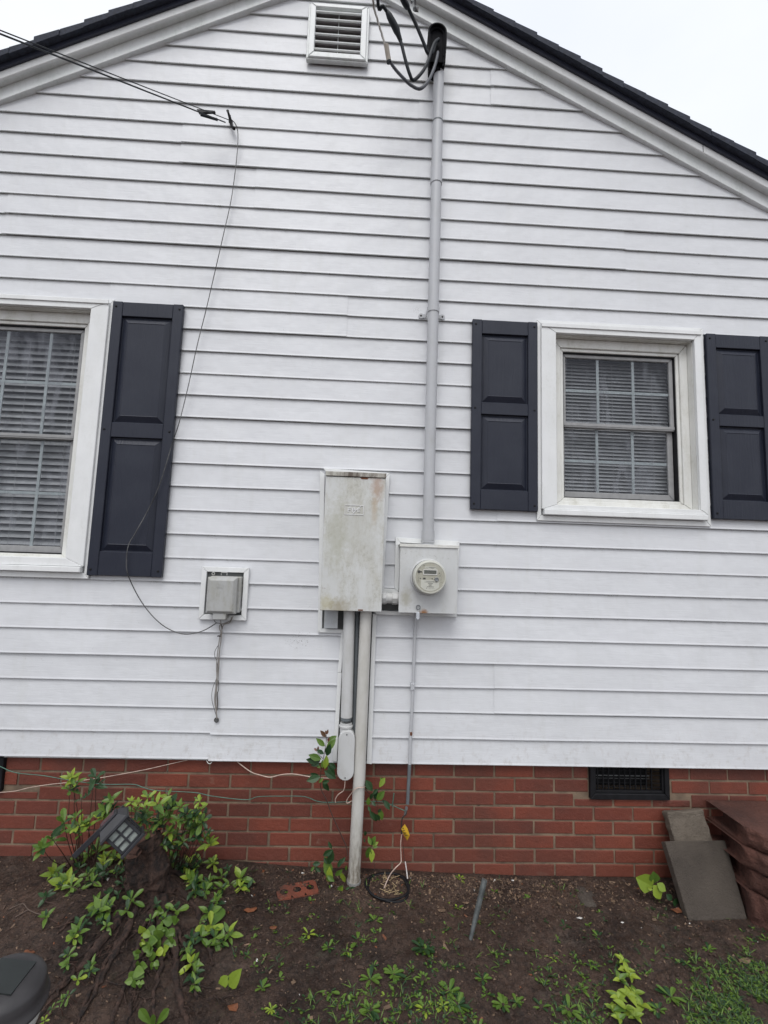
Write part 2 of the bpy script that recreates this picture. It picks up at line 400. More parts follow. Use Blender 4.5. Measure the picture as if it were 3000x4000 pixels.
M_LM = leaf_mat('mid_leaf', (.062, .120, .018), (.100, .165, .025))
M_LD = leaf_mat('dark_leaf', (.013, .038, .012), (.026, .062, .020))
M_LR = leaf_mat('reddish_leaf', (.12, .045, .03), (.09, .06, .03))
M_STEM = simple('shoot_stem', (.055, .028, .02), .7)
M_STEMG = simple('green_stem', (.08, .13, .04), .6)

# ------------------------------------------------------------------ ground
def make_ground():
    xs = np.concatenate([[-120, -60, -25, -12, -7, -4.5, -3.4, -2.8], np.arange(-2.4, 2.61, .0125), [2.9, 3.5, 4.6, 7, 12, 25, 60, 120]])
    ys = np.concatenate([[-120, -60, -25, -12, -6, -4, -3, -2.4, -2.0, -1.7, -1.5], np.arange(-1.35, .061, .0125), [.3, 1, 4, 9, 25, 60, 120]])
    nx, ny = len(xs), len(ys); v = []
    for y in ys:
        for x in xs:
            if y > .03: z = H0(x, 0)-.02
            elif abs(x) > 2.7 or y < -1.4: z = H0(x, y)
            else:
                z = H(x, y)
                z += (mnoise.noise(Vector((x*60, y*60, 1)))*.0045 + mnoise.noise(Vector((x*28, y*28, 4)))*.005)*smooth(0, .05, -y)
            v.append((x, y, z))
    f = [(j*nx+i, j*nx+i+1, (j+1)*nx+i+1, (j+1)*nx+i) for j in range(ny-1) for i in range(nx-1)]
    b = MB(); b.v = v; b.f = f; b.m = [0]*len(f)
    o = b.build('ground', M_SOIL, smooth_=True); o['kind'] = 'structure'
make_ground()

# ------------------------------------------------------------------ house
house = thing('house', 'white vinyl-sided house gable over a red brick foundation with charcoal shutters', 'house')
AX, AZ, SL = -.25, 4.956, .525
XL, XR = -4.35, 3.85
def ZF(x): return AZ - SL*abs(x-AX)
CZs = [.5504,.6721,.7908,.9132,1.0348,1.1564,1.2771,1.4002,1.5222,1.6441,1.7666,1.8916,2.0124,2.1365,2.2565,2.3783,2.4976,2.6219,2.7416,2.8628,2.979,3.1013,3.2225,3.3444,3.4628,3.5864,3.7069,3.8306,3.9493,4.0774,4.1975,4.3213,4.4359,4.558,4.680,4.802,4.924,5.046]
OPEN = [(1.008, 1.787, 1.865, 2.815), (-2.27, -1.483, 1.505, 2.815)]
SEAM = {0: [P(838, 2900, 0).x], 2: [P(1943, 2700, 0).x], 6: [P(462, 2320, 0).x], 10: [P(1953, 2000, 0).x], 18: [P(1357, 1240, 0).x, P(448, 1130, 0).x],
        22: [P(40, 840, 0).x, P(2437, 960, 0).x], 24: [P(1012, 735, 0).x], 26: [P(725, 560, 0).x], 28: [P(1647, 470, 0).x], 30: [P(1928, 330, 0).x], 14: [-3.1], 4: [-2.9], 12: [2.9]}
def siding():
    b = MB()
    for n in range(len(CZs)-1):
        zb, zt = CZs[n], CZs[n+1]; h = zt-zb
        pts = [(-.0040, zb+.0015), (-.0130, zb), (-.0142, zb+.0024), (-.0122, zb+.011), (-.0030, zt+.0005)]   # (y, z) from the underside up
        segs = sorted(SEAM.get(n - n % 2, []))
        cuts = [XL] + segs + [XR]
        for k in range(len(cuts)-1):
            xa, xb = cuts[k], cuts[k+1]
            dz = -.0065 if (n < 2 and k == 1) else (.002 if (k % 2 and n % 4 > 1) else 0)
            dy = -.0026 if k % 2 else 0
            parts = [(xa - (.02 if k else 0) * (1 if k % 2 else 0), xb, None)]
            for (ox0, ox1, oz0, oz1) in OPEN:
                nxt = []
                for (a, c, cl) in parts:
                    if cl is None and zt > oz0 and zb < oz1 and c > ox0 and a < ox1:
                        if a < ox0: nxt.append((a, ox0, None))
                        nxt.append((max(a, ox0), min(c, ox1), (oz0, oz1)))
                        if c > ox1: nxt.append((ox1, c, None))
                    else: nxt.append((a, c, cl))
                parts = nxt
            for (a, c, cl) in parts:
                prof = [(y+dy, z+dz) for y, z in pts]
                if cl:
                    lo, hi = cl
                    if zb >= lo and zt <= hi: continue
                    if zb < lo: prof = [(y, min(z, lo)) for y, z in prof]
                    else: prof = [(y, max(z, hi)) for y, z in prof]
                # subdivide along x for a slight waviness of the vinyl
                m_ = max(1, int((c-a)/.25)); o = len(b.v)
                for i in range(m_+1):
                    x = a+(c-a)*i/m_
                    wv = mnoise.noise(Vector((x*1.7, zb*9, 2)))*.0016
                    for y, z in prof:
                        lim = AX+(AZ+.045-z)/SL; lim2 = AX-(AZ+.045-z)/SL
                        xx = min(max(x, lim2), lim)
                        b.v.append((xx, y+wv*.6, z+wv*.7))
                L_ = len(prof)
                for i in range(m_):
                    for j in range(L_-1):
                        p = o+i*L_+j; b.f.append((p, p+L_, p+L_+1, p+1)); b.m.append(0)
                if k and a == parts[0][0]:
                    pass
    return b.build('gable_siding', M_SID, house)
siding()
# solid wall core behind the siding (with window openings) and the other walls
b = MB()
xs = sorted([XL] + [o[0] for o in OPEN] + [o[1] for o in OPEN] + [XR])
for i in range(len(xs)-1):
    xa, xb = xs[i], xs[i+1]
    op = [o for o in OPEN if abs(o[0]-xa) < 1e-6]
    rng_ = [(.54, 2.9)] if not op else [(.54, op[0][2]), (op[0][3], 2.9)]
    for z0, z1 in rng_: b.box(xa, xb, .004, .10, z0, z1)
b.prism([(XL, 2.901), (XR, 2.901), (XR, ZF(XR)+.02 if ZF(XR) > 2.9 else 2.93), (AX, AZ+.02), (XL, 2.93)], .004, .10)
b.box(XL, XL+.1, .102, 9, .54, 2.83); b.box(XR-.1, XR, .102, 9, .54, 2.83); b.box(XL, XR, 9, 9.1, -.1, 2.83)
b.build('wall_core', M_TRIM, house)
# brick foundation
def foundation():
    mo = MB(); mo.box(XL+.02, XR-.02, .0265, .20, -.4, .370); xv = XL+.02
    for v0, v1 in ((-2.11, -1.71), (1.196, 1.587)): mo.box(xv, v0, .0265, .20, .370, .556); xv = v1
    mo.box(xv, XR-.02, .0265, .20, .370, .556); mo.box(XL+.02, XR-.02, .1, .3, .53, .556)
    mo.box(XL+.02, XL+.12, .2, 9, -.4, .538); mo.box(XR-.12, XR-.02, .2, 9, -.4, .538)
    f = mo.build('foundation_wall', M_MOR, house)
    br = MB(); row = .0668
    VENTS = [(1.188, 1.598), (-2.12, -1.705)]
    for r in range(0, 14):
        zt = .5345 - r*row
        zt -= .004; zb = zt-row+.0095
        x0 = -1.535 + (.1016 if r % 2 else 0) - .2032*14 + random.uniform(-.004, .004)
        for k in range(44):
            a = x0+k*.2032+.0050+random.uniform(-.0015, .0015); c = x0+(k+1)*.2032-.0050+random.uniform(-.0015, .0015)
            if a > XR-.15 or c < XL+.1: continue
            pieces = [(a, c)]
            if zb > .375:
                for v0, v1 in VENTS:
                    np_ = []
                    for (p, q) in pieces:
                        if q <= v0 or p >= v1: np_.append((p, q)); continue
                        if p < v0-.02: np_.append((p, v0-.006))
                        if q > v1+.02: np_.append((v1+.006, q))
                    pieces = np_
            for (p, q) in pieces:
                yf = .0225+random.uniform(-.0012, .0012); t = random.uniform(-.0008, .0008)
                zt_c = zt
                if zb < .376 < zt and any(p < v1+.006 and q > v0-.006 for v0, v1 in VENTS): zt_c = .372
                br.box(p, q, yf+random.uniform(-.0008, .0008), .06, zb+t+random.uniform(-.0008, .0008), zt_c+t+random.uniform(-.0008, .0008))
    br.build('brickwork', M_BRK, f, bevel=.0028, bseg=2)
    top = MB(); x = XL+.02      # bed of mortar under the siding
    return f
foundation()
# rake: frieze, soffit, fascia, roof
def rake(side):
    s = side; xe = (XR+.25) if s > 0 else (XL-.25)
    def strip(name, z0, z1, y0, y1, mat, bev=0, seams=0):
        bb = MB(); a, c = AX, xe
        poly = [(a, AZ+z0), (c, ZF(c)+z0), (c, ZF(c)+z1), (a, AZ+z1)]
        if s < 0: poly = poly[::-1]
        bb.prism(poly, y0, y1); return bb.build(name, mat, house, bevel=bev)
    strip('frieze_board', 0, .105, -.034, .003, M_FRZ, .002)
    strip('soffit', .0775, .083, -.0625, -.0345, M_FRZ)
    strip('fascia', .071, .130, -.077, -.0630, M_TRIM, .003)
    strip('drip_edge', .118, .156, -.090, -.0775, M_DRIP)
    bb = MB(); st = .125
    n = int(abs(xe-AX)/st)+2
    bb2 = MB()
    for k in range(n):
        xa = AX+s*k*st; xb = AX+s*(k+1)*st
        z = lambda x, o: AZ - SL*abs(x-AX)+o
        j = random.uniform(-.004, .004); q = random.uniform(-.003, .003)
        poly = [(xa, z(xa, .146)), (xb+s*.002, z(xb+s*.002, .146)), (xb+s*.002, z(xb, .186+q)), (xa, z(xa, .176+q))]
        if s < 0: poly = poly[::-1]
        bb2.prism(poly, -.122+j, 9.2)
    r_ = bb2.build('roof', M_SHING, house)
    return r_
rake(1); rake(-1)
b = MB()
for u, v0, v1 in ((2745, 552, 607),):
    p0 = P(u, v0, -.077)
    b.box(p0.x-.0015, p0.x+.0015, -.0778, -.0765, ZF(p0.x)+.074, ZF(p0.x)+.134)
b.build('fascia_joint', M_DRIP, house)

# rain drops hanging from the lips of the siding
b = MB()
for n in range(6, 33):
    x = -2.3
    while x < 2.5:
        x += random.expovariate(1/.042)
        z = CZs[n]; r_ = random.uniform(.0014, .0028)
        if abs(x-AX) > (AZ-z)/SL-.05 or z > 4.45: continue
        if any(o[0]-.1 < x < o[1]+.1 and o[2]-.1 < z < o[3]+.1 for o in OPEN): continue
        y = -.0152; b.add([(x-r_, y, z), (x, y-r_, z), (x+r_, y, z), (x, y+r_, z), (x, y, z+r_*.6), (x, y, z-r_*1.6)], [(0,1,4),(1,2,4),(2,3,4),(3,0,4),(1,0,5),(2,1,5),(3,2,5),(0,3,5)])
o = b.build('rain_drops', simple('water_drop', (.40, .43, .40), .08), house); o['kind'] = 'stuff'
# gable vent
def gable_vent():
    x0, x1, z1 = -.432, -.080, 4.742; ix0, ix1, iz1 = -.388, -.125, 4.708
    iz0 = P(1318, 207, -.050).z; zf = P(1318, 226, -.052).z; z0 = zf-.004
    b = MB(); b.mitre((x0+.012, x1-.012, zf, z1-.01), (ix0, ix1, iz0, iz1), -.052, -.018)
    b.mitre((x0, x1, z0-.006, z1), (x0+.018, x1-.018, z0+.012, z1-.016), -.042, -.018)
    f = b.build('gable_vent', M_FRZ, house, bevel=.003)
    b = MB(); b.box(ix0-.02, ix1+.02, -.0178, -.0168, iz0-.02, iz1+.02); b.build('vent_backing', simple('vent_mesh_dark', (.12, .105, .105), .9), f)
    n = 6; pitch = (iz1-iz0)/n
    for k in range(n):
        zc = iz0 + pitch*(k+.62)
        b = MB(); M_ = Matrix.Translation((0, -.034, zc)) @ Matrix.Rotation(math.radians(40), 4, 'X')
        b.box(ix0+.001, ix1-.001, -.012, .012, -.0012, .0012, M=M_); b.lathe((ix0+.001, -.0445, zc-.008), (1, 0, 0), [(0, .0058), (ix1-ix0-.002, .0058)], 10)
        b.build('louver', M_FRZ, f)
    b = MB(); b.box(-.2585, -.2545, -.030, -.0180, iz0, iz1); b.build('mullion', M_FRZ, f)
gable_vent()

# windows
def window(cx0, cx1, cz0, cz1, o, s, zr, slat, mun, blind_top, mat_s=M_SASH):
    """c*: casing outline, o: opening, s: glass/sash outline, zr: meeting rail height"""
    ox0, ox1, oz0, oz1 = o; sx0, sx1, sz0, sz1 = s
    b = MB(); b.mitre((cx0+.022, cx1-.022, cz0+.06, cz1-.022), (ox0, ox1, oz0, oz1), -.040, -.018)
    fr = b.build('window', M_TRIM, house, bevel=.002)
    b = MB(); b.mitre((cx0, cx1, cz0, cz1), (cx0+.0225, cx1-.0225, cz0+.028, cz1-.0225), -.026, -.016); b.build('drip_channel', M_TRIM, fr, bevel=.0015)
    b = MB(); b.box(cx0+.022, cx1-.022, -.047, -.0405, oz1+.028, oz1+.050); b.build('head_flashing', M_TRIM, fr, bevel=.001)
    b = MB(); b.box(cx0+.030, cx1-.030, -.052, -.014, cz0+.030, cz0+.0585); b.build('sill', M_TRIM, fr, bevel=.003)
    # jambs
    b = MB(); b.mitre((ox0-.02, ox1+.02, oz0-.02, oz1+.02), (ox0+.002, ox1-.002, oz0+.002, oz1-.002), -.017, .10); b.build('jamb', M_FRAME, fr)
    b = MB(); b.mitre((ox0+.0025, ox1-.0025, oz0+.0025, oz1-.0025), (sx0-.018, sx1+.018, sz0-.018, sz1+.018), .020, .045); b.build('stop', M_FRAME, fr, bevel=.003)
    b = MB(); b.mitre((sx0-.0175, sx1+.0175, sz0-.0175, sz1+.0175), (sx0, sx1, sz0, sz1), .030, .060); b.build('outer_frame', M_FRAME, fr, bevel=.002)
    # screen channel, a thin dark line round the sashes
    b = MB(); b.mitre((sx0, sx1, sz0, sz1), (sx0+.005, sx1-.005, sz0+.006, sz1-.006), .038, .066); b.build('gasket', M_BLACKP, fr)
    gx0, gx1 = sx0+.0055, sx1-.006
    for (za, zb, yy, nm) in ((zr-.018, sz1-.006, .048, 'upper'), (sz0+.006, zr+.002, .068, 'lower')):
        t = .022 if nm == 'upper' else .030
        b = MB(); rw = .016
        b.mitre((gx0, gx1, za, zb), (gx0+rw, gx1-t, za+(.022 if nm == 'upper' else .034), zb-.020), yy, yy+.016)
        sa = b.build('sash', mat_s, fr, bevel=.002)
        b = MB(); b.box(gx0+.01, gx1-.01, yy+.009, yy+.0105, za+.01, zb-.01); b.build('pane', M_GLASS, fr)
        b = MB(); zi0, zi1 = za+.024, zb-.018
        for fx in mun: b.box(fx-.0075, fx+.0075, yy+.0112, yy+.0160, zi0, zi1)
        zm = (zi0+zi1)/2; b.box(gx0+.012, gx1-.018, yy+.0116, yy+.0165, zm-.0075, zm+.0075)
        b.build('muntins', M_MUN, fr)
    b = MB(); b.box(gx0, gx1, .0455, .0478, zr-.010, zr+.006); b.build('meeting_rail', mat_s, fr, bevel=.001)
    # blinds
    b = MB(); z = blind_top; tilt = math.radians(50); dpt = slat*1.16
    while z > sz0+.02:
        M_ = Matrix.Translation((0, .125+random.uniform(-.0008, .0008), z)) @ Matrix.Rotation(tilt+random.uniform(-.03, .03), 4, 'X')
        b.box(gx0-.01, gx1+.01, -dpt/2, dpt/2, -.0006, .0006, M=M_); z -= slat*random.uniform(.99, 1.01)
    for q in (.13, .5, .87):
        xx = gx0+(gx1-gx0)*q; b.box(xx-.0008, xx+.0008, .125-dpt*.42, .125-dpt*.40, sz0, blind_top)
    b.build('blind', M_SLAT, fr)
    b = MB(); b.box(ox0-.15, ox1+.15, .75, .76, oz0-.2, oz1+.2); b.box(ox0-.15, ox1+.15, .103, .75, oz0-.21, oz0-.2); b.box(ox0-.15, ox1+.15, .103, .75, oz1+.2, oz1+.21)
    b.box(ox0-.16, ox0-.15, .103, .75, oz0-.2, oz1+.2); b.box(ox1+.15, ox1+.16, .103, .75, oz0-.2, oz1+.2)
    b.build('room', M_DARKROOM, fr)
    return fr
mx = [P(2336, 1600, .06).x, P(2475, 1600, .06).x]
w1 = window(.905, 1.848, 1.779, 2.891, OPEN[0], (1.075, 1.722, 1.915, 2.743), P(2440, 1665, .05).z, .0205, mx, 2.72)
w1['label'] = 'smaller window with fine blinds between two shutters'
w2 = window(-2.36, -1.370, 1.405, 2.878, OPEN[1], (-2.205, -1.546, 1.521, 2.741), P(150, 1700, .05).z, .036, [P(170, 1600, .06).x-.235, P(170, 1600, .06).x, P(170, 1600, .06).x-.47][1:2]+[P(170, 1600, .06).x-.226], 2.70)
w2['label'] = 'taller window with wide blind slats cut by the left edge'

# shutters
def shutter(x0, x1, z0, z1, rails, label):
    """rails: top rail, upper panel, middle rail, lower panel heights; bottom rail takes the rest"""
    tr, pa, mr, pb = rails; st = .052; yb = -.0170; yf = -.0400
    b = MB()
    b.box(x0, x0+st, yf-.0020, yb, z0, z1); b.box(x1-st, x1, yf-.0020, yb, z0, z1)
    zt = z1
    r = []
    b.box(x0+st, x1-st, yf, yb, z1-tr, z1-.001); b.box(x0+st, x1-st, yf, yb, z1-tr-pa-mr, z1-tr-pa); b.box(x0+st, x1-st, yf, yb, z0+.001, z1-tr-pa-mr-pb)
    sh = b.build('shutter', M_SHUT, house, bevel=.0025); sh['label'] = label
    for (za, zb) in ((z1-tr-pa, z1-tr), (z1-tr-pa-mr-pb, z1-tr-pa-mr)):
        b = MB(); xa, xb = x0+st, x1-st; y0 = yf+.015; y1 = yf+.001; i1 = .006; i2 = .036
        v = [(xa, y0, za), (xb, y0, za), (xb, y0, zb), (xa, y0, zb), (xa+i1, y0, za+i1), (xb-i1, y0, za+i1), (xb-i1, y0, zb-i1), (xa+i1, y0, zb-i1),
             (xa+i2, y1, za+i2), (xb-i2, y1, za+i2), (xb-i2, y1, zb-i2), (xa+i2, y1, zb-i2)]
        v += [(xa+i2+.003, y1+.0015, za+i2+.003), (xb-i2-.003, y1+.0015, za+i2+.003), (xb-i2-.003, y1+.0015, zb-i2-.003), (xa+i2+.003, y1+.0015, zb-i2-.003)]
        fs = []
        for a in (0, 4, 8):
            for k in range(4): fs.append((a+k, a+(k+1) % 4, a+4+(k+1) % 4, a+4+k))
        fs.append((12, 13, 14, 15)); b.add(v, fs); b.build('raised_panel', M_SHUT, sh)
    for xx in (x0+.018, x1-.018):
        for zz in (z1-.028, (z1-tr-pa-mr/2), z0+.03):
            b = MB(); b.lathe((xx, yf-.0022, zz), (0, -1, 0), [(0, .006), (.003, .0050), (.0038, .002)], 10); b.build('screw', M_BLACKP, sh)
    return sh
shutter(-1.372, -1.006, 1.423, 2.862, (.080, .575, .078, .585), 'tall charcoal two-panel shutter crossed by the thin cable')
shutter(.547, .905, 1.824, 2.868, (.080, .385, .066, .408), 'charcoal shutter between the conduit mast and the window')
shutter(1.856, 2.214, 1.820, 2.856, (.080, .380, .066, .408), 'charcoal shutter cut by the right edge')

# foundation vents
def fvent(x0, x1, z0, z1, lab):
    b = MB(); b.mitre((x0, x1, z0, z1+.03), (x0+.024, x1-.024, z0+.028, z1+.02), .004, .05); f = b.build('foundation_vent', M_BLACKP, house, bevel=.002)
    f['label'] = lab
    b = MB(); b.mitre((x0+.0245, x1-.0245, z0+.0285, z1+.0), (x0+.034, x1-.034, z0+.040, z1-.01), .014, .034); b.build('inner_frame', M_BLACKP, f, bevel=.001)
    b = MB(); nx = 11
    for i in range(nx): xx = x0+.045+(x1-x0-.13)*i/(nx-1); b.box(xx-.0022, xx+.0022, .018, .024, z0+.045, z1)
    for i in range(8): zz = z0+.055+i*.019; b.box(x0+.034, x1-.034, .0241, .0262, zz-.0012, zz+.0012)
    b.build('grille', M_BLACKP, f)
    b = MB()
    for zz in (.085, .100): b.box(x0+.035, x1-.085, .040, .044, z0+zz+.0, z0+zz+.004)
    b.build('damper', M_STEEL, f)
    b = MB(); b.box(x0+.02, x1-.02, .17, .175, z0, z1); b.build('cavity', M_DARKROOM, f)
fvent(1.186, 1.597, .379, .546, 'black grated foundation vent under the siding edge')
fvent(-2.12, -1.700, .379, .546, 'black foundation vent cut by the left edge')

# ------------------------------------------------------------------ trims around the electrical gear (part of the house)
def channel(name, rects, y0=-.030, y1=-.0162):
    b = MB()
    for r in rects: b.prism([tuple(p) for p in r], y0, y1)
    return b.build(name, M_TRIM, house, bevel=.0012)
def quadpx(pts, Y): return [(P(u, v, Y).x, P(u, v, Y).z) for u, v in pts]
def ccw(poly):
    a = sum(poly[i][0]*poly[(i+1) % len(poly)][1]-poly[(i+1) % len(poly)][0]*poly[i][1] for i in range(len(poly)))
    return poly if a > 0 else poly[::-1]
Z5 = lambda x, y: (1000+x/1.58, 1700+y/1.58)
b = MB()
TR = [[(395,220),(424,240),(408,1195),(382,1215)], [(415,203),(826,234),(800,262),(436,232)], [(800,262),(826,238),(786,952),(770,968)],
      [(862,630),(890,662),(880,965),(854,945)], [(862,630),(1254,655),(1240,684),(892,662)],
      [(1238,684),(1256,655),(1238,1122),(1222,1104)], [(720,1080),(1222,1104),(1238,1122),(745,1106)],
      [(382,1217),(408,1193),(545,1200),(545,1222)], [(524,1222),(545,1222),(527,1465),(504,1465)], [(504,1467),(530,1467),(498,2015),(474,2010)],
      [(720,1102),(744,1106),(713,2030),(682,2026)], [(784,946),(860,950),(886,972),(772,970)]]
for t in TR:
    b.prism(ccw(quadpx([Z5(*p) for p in t], -.028)), -.030-random.uniform(0, .001), -.0165)
b.build('utility_trim', M_TRIM, house, bevel=.0012)
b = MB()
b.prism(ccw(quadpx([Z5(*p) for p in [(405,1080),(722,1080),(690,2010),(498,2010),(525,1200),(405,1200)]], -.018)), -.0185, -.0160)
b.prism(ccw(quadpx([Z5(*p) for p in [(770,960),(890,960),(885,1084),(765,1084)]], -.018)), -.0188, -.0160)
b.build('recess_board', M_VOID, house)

# ------------------------------------------------------------------ breaker panel
def text_mesh(s, size, depth):
    cu = bpy.data.curves.new('t', 'FONT'); cu.body = s; cu.size = size; cu.extrude = depth; cu.align_x = 'CENTER'; cu.align_y = 'CENTER'; cu.offset = size*.012
    o = bpy.data.objects.new('t', cu); COL.objects.link(o)
    dg = bpy.context.evaluated_depsgraph_get(); me = bpy.data.meshes.new_from_object(o.evaluated_get(dg))
    vs = [tuple(v.co) for v in me.vertices]; fs = [tuple(p.vertices) for p in me.polygons]
    bpy.data.objects.remove(o); bpy.data.curves.remove(cu); bpy.data.meshes.remove(me); return vs, fs
PX0, PX1, PZ0, PZ1 = -.202, .096, 1.294, 1.952
RU = (.30, .13, .04); YL = (.40, .36, .20)
m_panel = painted('weathered_panel_paint', (.61, .62, .61), (.46, .45, .39), [
    ((.055, -.14, 1.905), .04, RU, .55, (1, .2, .4)), ((.045, -.14, 1.80), .05, (.42, .30, .18), .5, (2.4, .2, .5)), ((-.17, -.14, 1.33), .05, YL, .6, (1, .2, 1)),
    ((-.11, -.14, 1.31), .06, (.28, .24, .15), .7, (1, .2, 1)), ((-.05, -.14, 1.72), .16, (.38, .37, .30), .35, (1, .2, .7)), ((-.14, -.14, 1.65), .14, (.36, .36, .27), .4, (2, .2, .6))], streak=.68, rough=.5)
t = thing('breaker_panel', 'tall weathered grey-white electrical panel box with rust at its top right', 'electrical panel')
b = MB(); b.box(PX0+.012, PX1-.006, -.128, -.019, PZ0+.008, PZ1+.010); b.build('enclosure', m_panel, t, bevel=.002)
b = MB(); b.box(PX0, PX1, -.1400, -.1285, PZ0, PZ1-.002); cov = b.build('cover', m_panel, t, bevel=.002)
b = MB(); b.prism([(PX0-.002, PZ1+.001), (PX1+.002, PZ1+.001), (PX1+.002, PZ1+.023), (PX0-.002, PZ1+.023)], -.146, -.018)
b.build('rain_lip', painted('rusty_lip', (.48, .47, .42), (.10, .075, .055), streak=.95), t, bevel=.001)
# embossed badge: FPE with a lightning slash in a frame
c0 = P(*Z5(606, 462), -.14)
b = MB(); hw, hh = .0470, .0245
b.mitre((c0.x-hw, c0.x+hw, c0.z-hh, c0.z+hh), (c0.x-hw+.0028, c0.x+hw-.0028, c0.z-hh+.0028, c0.z+hh-.0028), -.1422, -.1400, g=0)
for ch, dx in (('F', -.026), ('P', -.0035), ('E', .0225)):
    vs, fs = text_mesh(ch, .0285, .0012)
    b.add([(c0.x+dx+v[0]*1.25, -.1413-v[2], c0.z-.001+v[1]) for v in vs], fs)
b.prism([(c0.x-.010, c0.z-.0215), (c0.x-.006, c0.z-.0215), (c0.x+.012, c0.z-.001), (c0.x+.005, c0.z-.0005)], -.1424, -.1401)
b.prism([(c0.x+.005, c0.z+.0005), (c0.x+.012, c0.z-.0003), (c0.x+.036, c0.z+.0215), (c0.x+.031, c0.z+.0215)], -.1424, -.1401)
b.build('badge', painted('badge_metal', (.72, .72, .73), (.55, .55, .50), streak=.3), cov, bevel=.0004)
b = MB(); p = P(*Z5(645, 1079), -.141); b.box(p.x-.012, p.x+.012, -.1412, -.1398, p.z-.003, p.z+.003); b.build('latch_slot', M_RUST, cov)
b = MB(); p = P(*Z5(668, 266), -.141)
b.prism([(p.x-.020, p.z+.003), (p.x-.012, p.z-.0045), (p.x+.016, p.z-.0045), (p.x+.024, p.z+.003)], -.1416, -.1398)
b.build('latch_slot', M_RUST, cov)
b = MB(); p = P(*Z5(416, 945), -.141)
for dx in (-.004, .003, .008): b.lathe((p.x+dx, -.1398, p.z+.001), (0, -1, 0), [(0, .0016), (.0014, .001)], 8)
b.build('screw', M_RUST, cov)

# small grey box below the panel
bx = thing('junction_box', 'small grey lidded box tucked under the bottom left corner of the panel', 'junction box')
a_, c_ = P(*Z5(423, 1090), -.06), P(*Z5(503, 1193), -.06)
mgb = painted('grey_box_paint', (.42, .44, .46), (.33, .34, .31), streak=.4)
b = MB(); b.box(a_.x+.004, c_.x-.003, -.055, -.0187, c_.z+.004, a_.z+.02); b.build('body', mgb, bx, bevel=.003)
b = MB(); b.box(a_.x, c_.x, -.062, -.0555, c_.z, a_.z+.024); b.box(a_.x+.02, c_.x-.03, -.0630, -.0621, c_.z+.022, a_.z+.015); b.build('lid', mgb, bx, bevel=.002)

# ------------------------------------------------------------------ meter box + meter
mb_ = thing('meter_box', 'square grey-white meter socket box holding the round meter', 'meter box')
m_mbox = painted('meter_box_paint', (.60, .61, .61), (.46, .46, .42), [((.215, -.12, 1.36), .035, (.30, .28, .20), .6, (1, .2, .55)), ((.302, -.12, 1.296), .020, RU, .95, (.8, .2, 1.1))], streak=.35, rough=.38)
b = MB(); b.box(.186, .470, -.110, -.0185, 1.296, 1.622); b.build('enclosure', m_mbox, mb_, bevel=.003)
b = MB(); b.box(.180, .469, -.120, -.1105, 1.291, 1.616); mc = b.build('cover', m_mbox, mb_, bevel=.002)
b = MB(); b.box(.176, .474, -.125, -.0190, 1.6225, 1.6290); b.box(.176, .474, -.126, -.1205, 1.6140, 1.6222); b.build('rain_lip', M_FRAME, mb_, bevel=.001)
for k in range(9):
    b = MB(); b.lathe((.205+random.uniform(0, .22), -.1198, 1.55+random.uniform(0, .055)), (0, -1, 0), [(0, .0012), (.0008, .0008)], 6); b.build('paint_chip', M_DARKW, mc)
mcx, mcz = .3215, 1.4685
b = MB(); b.lathe((mcx, -.1205, mcz), (0, -1, 0), [(0, .090), (.006, .0895), (.010, .087), (.011, .083), (.009, .076)], 64); b.build('socket_ring', m_mbox, mb_, smooth_=False)
mt = thing('electric_meter', 'round beige digital electricity meter with grey display on the meter box', 'electricity meter')
m_beige = simple('meter_beige', (.40, .39, .32), .4, var=.05)
b = MB(); b.lathe((mcx, -.1300, mcz), (0, -1, 0), [(.030, .0780), (.034, .0815), (.040, .0822), (.046, .0800), (.060, .0788), (.066, .0762), (.067, .0712), (.064, .0690)], 72)
b.build('housing', simple('meter_rim', (.56, .56, .50), .25, var=.05), mt, smooth_=False)
b = MB(); b.lathe((mcx, -.1300, mcz), (0, -1, 0), [(0, .0800), (.0295, .0800)], 64); b.build('gasket', M_DARKW, mt)  # black side wall, its colour stands in for the shadow crescent behind the rim
YF = -.1955
def disc(b, x, z, r, y, th=.0008, m=0, seg=20): b.lathe((x, y, z), (0, -1, 0), [(0, r), (th, r)], seg, m)
b = MB(); disc(b, mcx, mcz, .0688, YF+.0015, .0015, 0, 64); face = b.build('face', m_beige, mt)
b = MB(); b.mitre((mcx-.034, mcx+.034, mcz+.012, mcz+.038), (mcx-.030, mcx+.030, mcz+.016, mcz+.034), YF-.003, YF, g=0); b.build('display_frame', M_FRAME, mt, bevel=.0005)
b = MB(); b.box(mcx-.030, mcx+.030, YF-.0012, YF-.0001, mcz+.016, mcz+.034); b.build('display', simple('lcd', (.10, .105, .09), .25), mt)
m_lab = simple('label_white', (.54, .54, .48), .5, var=.04); m_ink = simple('ink', (.05, .05, .045), .6)
b = MB(); b.prism([(mcx-.044, mcz-.012), (mcx-.044, mcz-.046), (mcx-.026, mcz-.060), (mcx, mcz-.066), (mcx+.026, mcz-.060), (mcx+.044, mcz-.046), (mcx+.044, mcz-.012)], YF-.0006, YF-.0001)
b.build('label', m_lab, mt); b = MB(); b.box(mcx-.026, mcx+.028, YF-.0006, YF-.0001, mcz+.040, mcz+.052); b.build('label', m_lab, mt)
b = MB()
def dash(x0, x1, z, h, gap=.0016, y=YF-.0009):
    x = x0
    while x < x1:
        wv = random.uniform(.0010, .0035); b.box(x, min(x+wv, x1), y, y+.0002, z-h/2, z+h/2); x += wv+random.uniform(.3, 1)*gap
dash(mcx-.008, mcx+.026, mcz+.047, .0030, .0007); dash(mcx-.024, mcx-.011, mcz+.048, .0012); dash(mcx-.024, mcx-.011, mcz+.043, .0012); dash(mcx+.001, mcx+.016, mcz+.0425, .0018)
